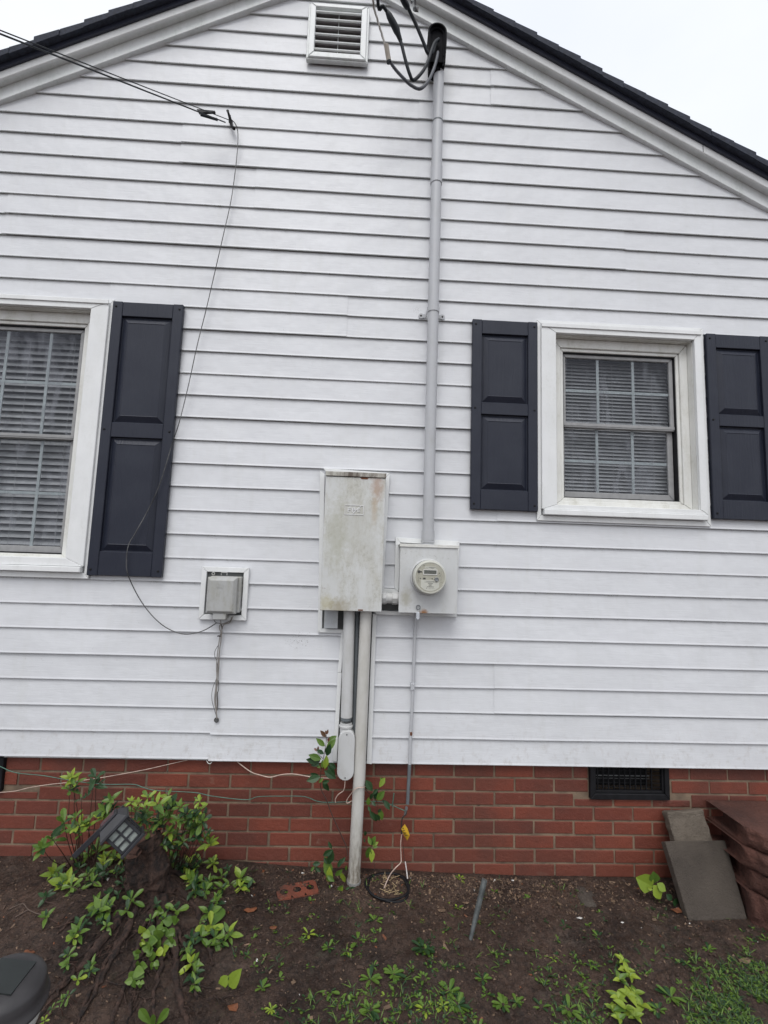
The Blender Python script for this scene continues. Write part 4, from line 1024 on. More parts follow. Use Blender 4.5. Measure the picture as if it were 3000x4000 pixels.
b.add(pv+[cv_]+[p+Vector((0, .002, 0)) for p in pv]+[cv_+Vector((0, .002, 0))], [((i+1) % n_, i, n_) for i in range(n_)]+[(n_+1+i, n_+1+(i+1) % n_, 2*n_+1) for i in range(n_)]+[(i, (i+1) % n_, n_+1+(i+1) % n_, n_+1+i) for i in range(n_)])
b.build('sheet', M_TAG, tg); b = MB(); p = P(*ZE(1252, 1285), -.058); b.lathe(p, (0, -1, 0), [(0, .003), (.001, .003)], 8)
for k in range(3): p = P(*ZE(1262+k*14, 1310+k*28), -.060); b.box(p.x-.006, p.x+.005, p.y-.001, p.y, p.z-.001, p.z+.0012)
b.build('print', M_DARKW, tg)

# ------------------------------------------------------------------ things on the ground
def lumpy(o, amp, sc, seed=0):
    me = o.data
    for v in me.vertices:
        n = Vector((mnoise.noise(v.co*sc+Vector((seed, 0, 0))), mnoise.noise(v.co*sc+Vector((0, seed+5, 0))), mnoise.noise(v.co*sc+Vector((0, 0, seed+9)))))
        v.co += n*amp
    me.update()
def slab(name, corners_top, thick, mat, label, cat, div=14, amp=.002, bev=.004, group=None):
    """corners: front-face quad (tl, tr, br, bl); extruded away from its visible face"""
    tl, tr, br, bl = [Vector(c) for c in corners_top]; n = (tr-tl).cross(bl-tl).normalized()
    if n.y > 0: n = -n
    b = MB()
    g = lambda s, t: tl.lerp(tr, s).lerp(bl.lerp(br, s), t)
    N_ = div
    o0 = 0
    top = [[g(i/N_, j/N_) for i in range(N_+1)] for j in range(N_+1)]
    for j in range(N_+1):
        for i in range(N_+1): b.v.append(tuple(top[j][i]))
    K = (N_+1)**2
    for j in range(N_+1):
        for i in range(N_+1): b.v.append(tuple(top[j][i]-n*thick))
    I = lambda i, j: j*(N_+1)+i
    for j in range(N_):
        for i in range(N_):
            b.f.append((I(i, j), I(i, j+1), I(i+1, j+1), I(i+1, j))); b.f.append((K+I(i, j), K+I(i+1, j), K+I(i+1, j+1), K+I(i, j+1)))
    for i in range(N_):
        b.f.append((I(i, 0), I(i+1, 0), K+I(i+1, 0), K+I(i, 0))); b.f.append((I(i+1, N_), I(i, N_), K+I(i, N_), K+I(i+1, N_)))
        b.f.append((I(0, i+1), I(0, i), K+I(0, i), K+I(0, i+1))); b.f.append((I(N_, i), I(N_, i+1), K+I(N_, i+1), K+I(N_, i)))
    b.m = [0]*len(b.f)
    o = b.build(name, mat, bevel=bev, bseg=2); lumpy(o, amp, 30); tag(o, label, cat, group); return o
W2 = lambda x, y: (2000+x/1.659, 2800+y/1.659)
bl = G(2693, 3604); br = G(2921, 3592); by_ = (bl.y+br.y)/2
tl = P(*W2(992, 806), -.085); trr = P(*W2(1382, 800), -.085)
bl = P(2693, 3600, by_); br = P(2920, 3590, by_)
slab('concrete_paver', (tl, trr, br, bl), .042, M_CONC2, 'large grey concrete paver leaning in front of the rough block', 'paver', amp=.0015)
slab('concrete_block', (P(*W2(1003, 618), -.045), P(*W2(1240, 600), -.045), P(*W2(1312, 830), -.085), P(*W2(1062, 835), -.085)), .045, M_CONC, 'rough pale concrete piece propped against the brick behind the paver', 'block', amp=.006, bev=.006)
# red scalloped edging blocks, stacked
def ZI(u, v, z):
    d = ray(u, v); t = (z-CZ)/d.z; return CAMP + d*t
def edging(k, outline, ztop, zbot, lab):
    pts = [Vector((p.x, p.y, 0)) for p in (ZI(*W2(x, y), zt0) for x, y in OUTL)]; e_ = pts[-1]; pts += [e_+Vector((.15, -.015, 0)), e_+Vector((.34, .03, 0))]
    sh_ = ((0, 0), (-.010, -.006), (.006, -.016), (-.008, -.024))[k]; pts = [p+Vector((sh_[0], sh_[1]*min(1, i/2), 0)) for i, p in enumerate(pts)]
    pts = cr_spline(pts, 10); b = MB(); N_ = len(pts)-1; L_ = 9
    for j in range(L_+1):
        f = j/L_; z = zbot+(ztop-zbot)*f
        for i, p in enumerate(pts):
            rough_ = mnoise.noise(Vector((p.x*25, z*30, k)))*.016+mnoise.noise(Vector((p.x*60, z*70, k+4)))*.010
            b.v.append((p.x, min(.012, p.y-.024*math.sin(PI*f)**.6+rough_*.8*math.sin(PI*f)), z))
    for j in range(L_):
        for i in range(N_): a = j*(N_+1)+i; b.f.append((a, a+1, a+N_+2, a+N_+1))
    o1 = len(b.v)
    for z in (ztop, zbot):
        for p in pts: b.v.append((p.x, .015, z))
    tp = L_*(N_+1)
    for i in range(N_):
        b.f.append((tp+i, tp+i+1, o1+i+1, o1+i)); b.f.append((i+1, i, o1+N_+1+i, o1+N_+2+i))
    b.f.append(tuple([j*(N_+1) for j in range(L_+1)]+[o1, o1+N_+1])[::-1])
    b.m = [0]*len(b.f)
    o = b.build('edging_block', M_REDC, bevel=.007, bseg=2); lumpy(o, .0035, 24, k); tag(o, lab, 'edging block', 'red edging blocks stacked at the right edge'); return o
zt0 = P(*W2(1380, 548), -.005).z
labs = ['flat-topped red edging block, topmost of its stack', 'dark red edging block just under the topmost one', 'red edging block second from the ground in the stack', 'red edging block at the bottom of the stack, resting on soil']
hts = [zt0, zt0-.085, zt0-.175, zt0-.265, -.08]
OUTL = [(1378, 546), (1425, 618), (1480, 688), (1560, 725), (1659, 764)]
for k in range(4): edging(k, OUTL, hts[k]-.004, hts[k+1]+.003 if k < 3 else hts[4], labs[k])

# brick with holes lying in the soil
W1 = lambda x, y: (1000+x/1.659, 2800+y/1.659)
cc = [G(*W1(130, 1095)), G(*W1(375, 1060)), G(*W1(405, 1150)), G(*W1(145, 1200))]
bc = sum(cc, Vector())/4; ux = ((cc[1]-cc[0])+(cc[2]-cc[3])).normalized(); 
M_ = Matrix.Translation((bc.x, bc.y, H(bc.x, bc.y)-.026)) @ Matrix.Rotation(math.atan2(ux.y, ux.x), 4, 'Z') @ Matrix.Rotation(.03, 4, 'Y')
bb_ = thing('cored_brick', 'orange-red brick with three dark holes sunk flat in the soil', 'brick')
hole = []
b = MB(); Lx, Ly, Lz = .092, .047, .030
# top face with three round holes: strips between circles
N_ = 20
def brick_cell(x0, x1, cx, r):
    o0 = len(b.v); ring_ = []
    for k in range(N_):
        a = 2*PI*k/N_+PI/4; dx, dy = math.cos(a), math.sin(a)
        hx = (x1-cx) if dx > 0 else (cx-x0)
        t_ = min(hx/abs(dx) if abs(dx) > 1e-6 else 9, Ly/abs(dy) if abs(dy) > 1e-6 else 9)
        b.v.append(tuple(M_ @ Vector((cx+dx*t_, dy*t_, Lz)))); b.v.append(tuple(M_ @ Vector((cx+dx*r, dy*r, Lz)))); b.v.append(tuple(M_ @ Vector((cx+dx*r, dy*r, Lz-.022))))
    for k in range(N_):
        a = o0+3*k; c = o0+3*((k+1) % N_); b.f += [(a, c, c+1, a+1), (a+1, c+1, c+2, a+2)]; b.m += [0, 1]
    b.f.append(tuple(o0+3*k+2 for k in range(N_))); b.m.append(1)
for (x0, x1, cx) in ((-Lx, -Lx/3, -.060), (-Lx/3, Lx/3, 0), (Lx/3, Lx, .060)): brick_cell(x0, x1, cx, .018)
for (p, q) in (((-Lx, -Ly), (Lx, -Ly)), ((Lx, -Ly), (Lx, Ly)), ((Lx, Ly), (-Lx, Ly)), ((-Lx, Ly), (-Lx, -Ly))):
    o0 = len(b.v); b.v += [tuple(M_ @ Vector((*p, Lz))), tuple(M_ @ Vector((*q, Lz))), tuple(M_ @ Vector((*q, -.03))), tuple(M_ @ Vector((*p, -.03)))]; b.f.append((o0, o0+3, o0+2, o0+1)); b.m.append(0)
_n = N('orange_brick'); _n.color(_n.mix(_n.ramp(_n.noise(14, 6, .7), .42, .62), (.18, .048, .026), (.07, .032, .022))).rough(.75); _n.bmp(_n.noise(150, 4), .5, .003)
b.build('brick_body', [_n.m, M_SOIL], bb_)

# black ring
rc = G(1513, 3466)
b = MB(); pts = []
for k, a in enumerate(np.linspace(0, 4*PI, 90)):
    rr = .098+.006*math.sin(a*1.5)+.004*math.sin(a*3.7); x = rc.x+rr*math.cos(a); y = rc.y+rr*.92*math.sin(a); pts.append((x, y, H0(x, y)+.003+.006*(k/90)+.005*math.sin(a*2)))
b.tube(pts, .0052, 8); tag(b.build('black_ring', M_BLACKP, smooth_=True), 'coil of black tubing forming a ring on the soil beside the conduit', 'hose')
# leaning bar
b0 = G(1838, 3668); b1 = P(1893, 3436, b0.y+.03)
b = MB(); d = (b1-b0).normalized(); b.tube([b0-d*.03, b0, b0.lerp(b1, .5), b1], [.006, .008, .0115, .0125], 8)
tag(b.build('metal_stake', simple('dull_steel', (.12, .13, .13), .5, .3, .4), bevel=.001), 'dull grey metal stake leaning out of the bare soil', 'stake')
# flat stone
fs_ = G(2290, 3500); b = MB(); b.lathe((fs_.x, fs_.y, H(fs_.x, fs_.y)-.02), (0, 0, 1), [(0, .075), (.018, .070), (.026, .050), (.028, .01)], 18, sx=1.0, sz=.62); o = b.build('flat_stone', M_CONC2, smooth_=True); lumpy(o, .014, 22, 3); tag(o, 'flat brown stone half buried in front of the brick wall', 'stone')

# ------------------------------------------------------------------ stump and roots
st = thing('tree_stump', 'gnarled dark brown stump with cut knobs and spreading roots under the lantern', 'tree stump')
b = MB()
g0 = G(578, 3478); base = Vector((g0.x, g0.y+.03, g0.z-.03))
tops = [(P(570, 3272, g0.y+.02), .047, 1), (P(522, 3322, g0.y-.04), .034, 1), (P(645, 3400, g0.y+.03), .020, 0), (P(505, 3430, g0.y-.05), .018, 0)]
def limb(pa, pb, r0, r1, bend, n_=16, seg=26):
    pts = cr_spline([pa, pa.lerp(pb, .5)+bend, pb], n_); k_ = len(pts)
    b.tube(pts, [(r0+(r1-r0)*(i/(k_-1))**.6)*(1+.07*math.sin(i*.37+r0*90)) for i in range(k_)], seg)
limb(base, tops[0][0], .100, .048, Vector((.012, 0, 0)), seg=18); limb(base+Vector((-.02, -.02, 0)), tops[1][0], .075, .032, Vector((.012, -.01, -.01)))
limb(base+Vector((.03, 0, 0)), tops[2][0], .07, .020, Vector((.0, 0, .015))); limb(base+Vector((-.03, -.02, 0)), tops[3][0], .06, .018, Vector((0, -.01, .01)))
for k in range(7):
    a_ = random.uniform(0, 6.3); limb(base+Vector((math.cos(a_)*.09, math.sin(a_)*.05, -.02)), base.lerp(tops[0][0], random.uniform(.35, .75))+Vector((math.cos(a_)*.03, math.sin(a_)*.03, 0)), .028, .010, Vector((math.cos(a_)*.02, -.01, 0)), 6, 8)
o = b.build('trunk', M_WOOD, st, smooth_=True); lumpy(o, .015, 30, 1); lumpy(o, .009, 75, 4); lumpy(o, .006, 150, 6)
b = MB()
for p, r_, c in tops:
    if c: b.lathe(p+Vector((0, -.004, .002)), (0.05, -.35, 1), [(-.006, r_*.95), (.002, r_*.9), (.003, r_*.3)], 16)
o = b.build('cut_face', M_CUT, st); lumpy(o, .005, 50, 2)
b = MB()
roots = [[(540, 3430), (470, 3560), (400, 3680), (300, 3800), (190, 3930), (120, 4040)], [(560, 3450), (520, 3580), (470, 3700), (390, 3840), (300, 4010)], [(590, 3450), (590, 3600), (560, 3720), (480, 3880), (420, 4050)],
         [(610, 3440), (650, 3560), (680, 3700), (690, 3830), (720, 3960), (740, 4060)], [(560, 3420), (440, 3500), (330, 3560), (230, 3640)], [(630, 3420), (740, 3520), (800, 3640), (830, 3780)], [(520, 3400), (400, 3440), (270, 3500)],
         [(600, 3460), (620, 3600), (640, 3720), (610, 3850), (590, 4040)], [(570, 3470), (500, 3620), (420, 3760), (350, 3890), (280, 4080)], [(640, 3410), (740, 3440), (830, 3480)],
         [(550, 3480), (430, 3640), (330, 3760), (230, 3860), (140, 3930)], [(600, 3480), (560, 3640), (520, 3780), (510, 3920), (470, 4070)], [(560, 3460), (450, 3560), (360, 3700), (250, 3780)], [(620, 3480), (680, 3620), (740, 3760), (770, 3900)]]
for R_ in roots:
    pts = [base+Vector((0, 0, .05))]
    for u, v_ in R_: g_ = G(u, v_); pts.append(Vector((g_.x, g_.y, H0(g_.x, g_.y)+.001)))
    pts = cr_spline(pts, 7); n_ = len(pts); r0 = random.uniform(.012, .022)
    for i, p in enumerate(pts): p += Vector((random.uniform(-1, 1), random.uniform(-1, 1), random.uniform(-.5, .8)))*.006
    b = MB(); b.tube(pts, [max(.005, r0*(1-.78*i/n_)*random.uniform(.85, 1.15)) for i in range(n_)], 9)
    o = b.build('root', M_WOOD, st, smooth_=True); lumpy(o, .007, 60, 8)

b = MB()
for k in range(170):
    u = random.gauss(590, 150); v_ = random.uniform(3340, 3950)
    g_ = G(u, v_); a_ = math.atan2(g_.y-base.y, g_.x-base.x)+random.uniform(-.7, .7); L_ = random.uniform(.03, .13)
    p0 = Vector((g_.x, g_.y, g_.z+.002)); pts = [p0]
    for j in range(4): a_ += random.uniform(-.5, .5); q_ = pts[-1]+Vector((math.cos(a_), math.sin(a_), 0))*L_/4; pts.append(Vector((q_.x, q_.y, H0(q_.x, q_.y)+random.uniform(-.002, .014))))
    b.tube(pts, [random.uniform(.0015, .004)*(1-.18*i) for i in range(5)], 5)
o = b.build('rootlet', M_WOOD, st, smooth_=True); o['kind'] = 'stuff'
# ------------------------------------------------------------------ lantern lying on the stump
lan = thing('solar_lantern', 'tilted black garden lantern with small white panes lying against the stump', 'lantern')
Z4 = lambda x, y: (x/1.659, 2900+y/1.659)
YLn = -.40
c0 = P(*Z4(800, 590), YLn)
pr = P(*Z4(850, 470), YLn); pl = P(*Z4(700, 605), YLn)
ex = (pr-pl).normalized()                                   # the lantern's width direction on the photo, up-right
ez = Vector((-ex.z, 0, ex.x)); ez = (ez + Vector((0, -.18, 0))).normalized(); ey = ez.cross(ex).normalized(); ex = ey.cross(ez).normalized()
# turn it a little about its own axis so its left side shows
Rz = Matrix.Rotation(math.radians(26), 3, ez); ex2 = Rz @ ex; ey2 = Rz @ ey
LM = Matrix(((ex2.x, ey2.x, ez.x, c0.x), (ex2.y, ey2.y, ez.y, c0.y), (ex2.z, ey2.z, ez.z, c0.z), (0, 0, 0, 1)))
M_LAN = simple('lantern_black', (.020, .021, .026), .5, var=.3); M_PANE = simple('frosted_pane', (.27, .30, .28), .4, var=.25, scale=60)
hw = .040; hh = .042
b = MB(); b.box(-hw+.004, hw-.004, -hw+.004, hw-.004, -hh, hh, M=LM); b.build('diffuser', M_PANE, lan)
b = MB()
for (fx, fy) in ((0, -1), (-1, 0), (1, 0), (0, 1)):
    for k in range(4):       # horizontal bars
        z = -hh+(2*hh)*k/3
        if fx == 0: b.box(-hw, hw, fy*hw-.003, fy*hw+.003, z-.0035, z+.0035, M=LM)
        else: b.box(fx*hw-.003, fx*hw+.003, -hw, hw, z-.0035, z+.0035, M=LM)
    for k in range(3):
        x = -hw+hw*k
        wv = .0050 if k != 1 else .003
        if fx == 0: b.box(x-wv, x+wv, fy*hw-.004, fy*hw+.004, -hh, hh, M=LM)
        else: b.box(fx*hw-.004, fx*hw+.004, x-wv, x+wv, -hh, hh, M=LM)
b.build('pane_grid', M_LAN, lan, bevel=.0006)
b = MB(); b.box(-hw-.012, hw+.012, -hw-.012, hw+.012, -hh-.016, -hh-.004, M=LM); b.build('base_plate', M_LAN, lan, bevel=.002)
b = MB()
def frust(z0, a0, z1, a1): 
    v = [LM @ Vector((sx*a, sy_*a, z)) for z, a in ((z0, a0), (z1, a1)) for sx, sy_ in ((-1, -1), (1, -1), (1, 1), (-1, 1))]
    b.add(v, [(3, 2, 1, 0), (4, 5, 6, 7)]+[(k, (k+1) % 4, 4+(k+1) % 4, 4+k) for k in range(4)])
frust(hh+.003, .062, hh+.010, .062); frust(hh+.0105, .060, hh+.038, .040); frust(hh+.0385, .036, hh+.046, .036)
b.build('cap', M_LAN, lan, bevel=.0015)
b = MB(); b.box(-.028, .028, -.028, .028, hh+.0465, hh+.0485, M=LM); b.build('solar_cell', simple('solar_cell', (.10, .07, .08), .25), lan)
p0 = P(*Z4(485, 735), YLn+.06); p1 = P(*Z4(800, 425), YLn+.09)
b = MB(); d = (p1-p0).normalized(); n1 = d.cross(Vector((0, 1, 0))).normalized(); n2 = Vector((0, 1, 0))
b.add([p0-n1*.011-n2*.012, p1-n1*.011-n2*.012, p1+n1*.011-n2*.012, p0+n1*.011-n2*.012, p0-n1*.011+n2*.012, p1-n1*.011+n2*.012, p1+n1*.011+n2*.012, p0+n1*.011+n2*.012],
      [(0,3,2,1),(4,5,6,7),(0,1,5,4),(3,7,6,2),(0,4,7,3),(1,2,6,5)])
b.build('stake', M_LAN, lan, bevel=.002)

# ------------------------------------------------------------------ path light close to the camera, lower left
pl_ = thing('solar_path_light', 'dark domed solar path light at the lower left corner with pale glass below', 'path light')
Z6 = lambda x, y: (x/1.659, 3100+y/1.659)
ctr = P(*Z6(30, 1235), -1.28); Rr = .086
ax = Vector((.10, -.05, 1)).normalized()
M_DOME = simple('dark_bronze_plastic', (.030, .028, .030), .5, var=.25, scale=14)
b = MB(); b.lathe(ctr, ax, [(-.046, Rr*.98), (-.044, Rr*1.04), (-.038, Rr*1.05), (-.036, Rr*1.01), (-.016, Rr*.96), (-.002, Rr*.92), (.004, Rr*.88), (.012, Rr*.74), (.016, Rr*.55)], 64); o = b.build('cap', M_DOME, pl_, smooth_=True)
b = MB(); e1 = ax.cross(Vector((0, 1, 0))).normalized(); e2 = ax.cross(e1); q_ = ctr+ax*.0160; a_ = Rr*.46
v = [q_+e1*sx*a_+e2*sy_*a_ for sx, sy_ in ((-1, -1), (1, -1), (1, 1), (-1, 1))]; b.add(v+[p+ax*.003 for p in v], [(3,2,1,0),(4,5,6,7)]+[(k, (k+1) % 4, 4+(k+1) % 4, 4+k) for k in range(4)]); b.build('solar_panel', simple('dark_cell', (.022, .026, .026), .35), pl_)
b = MB(); b.lathe(ctr-ax*.150, ax, [(0, .055), (.02, .060), (.06, .075), (.103, .084)], 40); b.build('glass_shade', simple('frosted_shade', (.42, .42, .40), .3), pl_, smooth_=True)
gz = H0(ctr.x, ctr.y)
b = MB(); b.tube([ctr-ax*.12, Vector((ctr.x-.03, ctr.y+.01, gz-.05))], .010, 12); b.build('stake', M_DOME, pl_, smooth_=True)

# ------------------------------------------------------------------ plants
GMAT = [M_LY, M_LM, M_LD, M_LR, M_STEM, M_STEMG]
def sprig(bl_, c, size, n, kind=0, tilt=None, shape=0, wide=.42):
    """whorl of leaves around a shoot tip c; kind: 0 young, 1 mid, 2 dark"""
    up = Vector((random.uniform(-.4, .4), random.uniform(-.9, -.3), 1)).normalized() if tilt is None else tilt
    a = up.cross(Vector((1, .2, .1))).normalized(); c2 = up.cross(a)
    ph = random.uniform(0, 6)
    for i in range(n):
        lv = i/n; an = ph+i*2.4; el = .15+.9*lv
        d = (a*math.cos(an)+c2*math.sin(an))*math.cos(el)+up*math.sin(el)
        L_ = size*(1.0-.45*lv)*random.uniform(.8, 1.15)
        bs = c-up*size*.35*(1-lv)
        bl_.leaf(bs, bs+d*L_, L_*wide, up=up, curl=random.uniform(-.05, .5), fold=random.uniform(.15, .6), m=kind if random.random() > .22 else min(2, kind+1), shape=shape)
def stem(bs_, pts, r, m=0): bs_.tube(pts, [r*(1-.55*i/max(1, len(pts)-1)) for i in range(len(pts))], 6, m)
# bush around the stump
def bush(name, label, sprigs, root, ybase, cat='shrub'):
    t_ = thing(name, label, cat); lv = MB()
    for (u, v_, sz, n_, kd) in sprigs:
        sm_ = MB()
        Y = ybase(u, v_); c = P(u, v_, Y); s_ = sz/1850*(CD+Y)
        sprig(lv, c, s_*random.uniform(.8, 1.1), n_+1, kd, wide=random.uniform(.34, .48), shape=random.choice((0, 0, 2)))
        if random.random() < .55: sprig(lv, c+Vector((random.uniform(-.03, .03), random.uniform(0, .04), random.uniform(-.035, .01))), s_*random.uniform(.45, .8), n_, min(2, kd+random.choice((0, 1, 1))), wide=.44)
        rt = root(u, v_)
        stem(sm_, cr_spline([rt, rt.lerp(c, .5)+Vector((random.uniform(-.02, .02), random.uniform(-.02, .01), random.uniform(-.005, .02))), c], 4), .0022)
        sm_.build('stem', M_STEM, t_, smooth_=True)
    lv.build('foliage', GMAT, t_); return t_
def above(u, v_): return -.14
SG1 = [(277, 3035, 44, 8, 0), (290, 3052, 40, 6, 0), (274, 3080, 40, 6, 1), (374, 3033, 42, 4, 2), (365, 3062, 44, 4, 2), (318, 3115, 26, 4, 1), (410, 3165, 50, 7, 1), (430, 3122, 46, 4, 1), (307, 3222, 50, 8, 0), (337, 3220, 40, 5, 0), (250, 3210, 55, 4, 1), (163, 3310, 48, 8, 1), (205, 3278, 46, 6, 1), (290, 3190, 34, 4, 1), (405, 3190, 34, 6, 0), (310, 3255, 34, 5, 1)]
SG2 = [(512, 3129, 36, 5, 0), (579, 3111, 44, 4, 0), (612, 3135, 56, 4, 0), (645, 3160, 60, 6, 1), (655, 3105, 48, 3, 0), (567, 3170, 40, 6, 1), (555, 3200, 40, 6, 1), (579, 3240, 44, 5, 1), (620, 3200, 44, 7, 1), (657, 3195, 42, 7, 1), (660, 3245, 44, 6, 0), (669, 3282, 40, 5, 0), (639, 3298, 46, 4, 1), (700, 3200, 36, 6, 1), (729, 3201, 42, 7, 1), (771, 3165, 36, 6, 0), (778, 3129, 30, 4, 0), (790, 3207, 42, 7, 1), (741, 3243, 40, 7, 1), (800, 3268, 34, 4, 0), (820, 3292, 50, 5, 0), (700, 3150, 38, 6, 1), (750, 3190, 36, 7, 1), (600, 3270, 38, 5, 2), (690, 3310, 40, 5, 2), (805, 3180, 30, 5, 3), (530, 3165, 30, 5, 1), (760, 3225, 40, 6, 1), (715, 3285, 36, 5, 1)]
SG3 = [(374, 3322, 50, 6, 1), (340, 3330, 50, 5, 1), (410, 3350, 54, 5, 0), (405, 3368, 46, 4, 0), (445, 3345, 44, 4, 1), (478, 3335, 30, 4, 0), (344, 3412, 40, 4, 1), (360, 3440, 46, 4, 1), (400, 3400, 48, 3, 2), (211, 3405, 52, 8, 0), (225, 3425, 44, 6, 1), (259, 3440, 56, 6, 0), (275, 3460, 46, 5, 1), (295, 3352, 30, 5, 1), (386, 3550, 72, 6, 1), (375, 3520, 48, 4, 0), (420, 3545, 44, 4, 1), (512, 3510, 54, 6, 1), (495, 3555, 44, 3, 1), (301, 3640, 46, 7, 1), (285, 3660, 34, 5, 0), (265, 3727, 40, 7, 1), (259, 3765, 34, 5, 1), (356, 3769, 34, 5, 1), (350, 3790, 30, 4, 1), (303, 3823, 30, 5, 0), (241, 3905, 28, 5, 1), (265, 3888, 24, 4, 1), (200, 3940, 24, 4, 1), (172, 3985, 26, 5, 0)]
SG4 = [(735, 3364, 40, 6, 0), (741, 3428, 54, 7, 0), (765, 3450, 60, 4, 1), (759, 3475, 50, 4, 2), (665, 3370, 34, 5, 1), (700, 3385, 34, 5, 2), (832, 3370, 34, 5, 0), (868, 3418, 40, 5, 1), (868, 3465, 40, 4, 1), (814, 3442, 38, 6, 1), (800, 3478, 40, 5, 1), (940, 3425, 62, 5, 0), (938, 3462, 46, 4, 0), (845, 3520, 34, 5, 1), (814, 3560, 46, 5, 1), (826, 3610, 62, 4, 0), (790, 3655, 60, 4, 1), (838, 3660, 50, 5, 1), (892, 3640, 60, 3, 0), (870, 3670, 46, 3, 1), (745, 3660, 44, 4, 2), (741, 3727, 42, 5, 1), (745, 3760, 60, 5, 0), (765, 3795, 52, 5, 1), (760, 3840, 44, 4, 1), (724, 3700, 40, 4, 1)]
for k in range(34):        # the tangle of smaller shoots that fills the bush
    u = random.gauss(560, 190); v_ = random.uniform(3290, 3620)
    if not 160 < u < 900 or (400 < u < 560 and 3150 < v_ < 3330): continue
    (SG3 if u < 580 else SG4).append((u, v_, random.uniform(26, 44), random.randint(3, 6), random.choice((0, 1, 1, 2, 2))))
for k in range(9):
    SG2.append((random.uniform(590, 820), random.uniform(3130, 3330), random.uniform(26, 40), random.randint(4, 6), random.choice((0, 1, 1, 2))))
rt1 = lambda u, v_: G(max(150, min(430, u+40)), 3420); rt2 = lambda u, v_: G(600+(u-600)*.6, 3400)
bush('leafy_shrub', 'light green leafy shrub in front of the brick to the upper left of the lantern', SG1, lambda u, v_: G(330+(u-330)*.4, 3390), lambda u, v_: -.22)
bush('leafy_shrub', 'dense light green shrub behind the stump, right of the lantern', SG2, rt2, lambda u, v_: -.20-.1*random.random())
def yground(u, v_): g_ = G(u, v_+20); return g_.y-.02
def rground(u, v_): return G(u+(580-u)*.12, v_+30)
bush('stump_shoots', 'bright green shoots sprouting from the left side of the stump below the lantern', SG3, rground, yground)
bush('stump_shoots', 'green shoots sprouting from the right side of the stump', SG4, rground, yground)

def explicit(name, label, leaves, stems, Y, Z, cat='plant', wide=.5):
    t_ = thing(name, label, cat); lv = MB(); sm_ = MB()
    for (u0, v0, u1, v1, kd) in leaves:
        yy = Y-random.uniform(0, .03); a = P(*Z(u0, v0), yy); c = P(*Z(u1, v1), yy-random.uniform(-.012, .02))
        lv.leaf(a, c, (c-a).length*wide*random.uniform(.9, 1.1), up=Vector((random.uniform(-.4, .4), -1, random.uniform(0, .6))), curl=.12, fold=.2, m=kd)
    for pth, r_ in stems:
        sm_ = MB(); stem(sm_, cr_spline([P(*Z(u, v_), Y+.0) for u, v_ in pth], 5), r_); sm_.build('stem', M_STEM, t_, smooth_=True)
    lv.build('leaves', GMAT, t_); return t_
explicit('privet_shoot', 'tall thin shoot with oval leaves in front of the elbow conduit', [
    (362, 235, 303, 160, 3), (365, 200, 358, 155, 3), (368, 205, 390, 148, 3), (352, 340, 252, 250, 1), (378, 298, 488, 218, 1), (385, 290, 400, 235, 3), (366, 385, 475, 262, 1), (372, 450, 410, 320, 2), (262, 395, 225, 360, 3), (270, 390, 275, 340, 3), (340, 428, 258, 380, 2),
    (310, 490, 165, 440, 1), (300, 510, 138, 500, 2), (290, 540, 185, 560, 2), (350, 600, 375, 450, 0), (325, 590, 322, 500, 1), (400, 530, 482, 600, 2), (345, 620, 480, 715, 2), (385, 560, 470, 690, 2), (300, 590, 248, 545, 1), (310, 630, 300, 590, 3), (300, 690, 140, 740, 2), (290, 700, 185, 655, 2), (280, 760, 330, 705, 1), (330, 740, 395, 862, 2), (320, 760, 400, 740, 2)],
    [([(612, 1600), (600, 1500), (520, 1320), (430, 1120), (370, 960), (310, 840), (298, 740), (310, 600), (340, 450), (365, 300), (368, 200)], .0030), ([(325, 480), (280, 430), (240, 370)], .0015)], -.13, ZE)
explicit('privet_shoot', 'dark leafy shoot emerging right of the cream conduit at the green wire', [
    (820, 730, 905, 860, 2), (815, 760, 860, 850, 2), (985, 700, 1050, 760, 1), (1045, 700, 975, 815, 0), (950, 960, 1035, 860, 1), (930, 950, 950, 850, 2), (850, 1020, 855, 935, 1), (890, 970, 935, 1030, 2), (1035, 960, 1100, 1075, 2), (1010, 960, 1060, 1000, 2), (985, 1060, 1010, 1200, 1), (960, 1100, 1000, 1060, 2), (870, 1080, 930, 1200, 2), (900, 1100, 950, 1215, 2), (940, 1120, 985, 1205, 2), (850, 1030, 880, 1100, 2), (900, 880, 870, 960, 2), (960, 830, 900, 900, 2)],
    [([(760, 770), (830, 850), (900, 920), (960, 1000), (950, 1100)], .0024), ([(900, 920), (960, 860), (1010, 740)], .0016)], -.07, ZE)
explicit('leafy_seedling', 'small bright green seedling with hanging leaves against the brick right of the conduit', [
    (885, 1480, 850, 1380, 1), (890, 1480, 930, 1380, 1), (900, 1490, 970, 1440, 0), (880, 1500, 830, 1560, 1), (890, 1520, 895, 1685, 0), (870, 1510, 835, 1640, 1), (905, 1510, 960, 1490, 1), (890, 1480, 880, 1400, 2), (820, 1370, 815, 1320, 2), (810, 1450, 805, 1400, 2)],
    [([(930, 1780), (915, 1650), (890, 1500), (880, 1300)], .0014)], -.07, ZE)
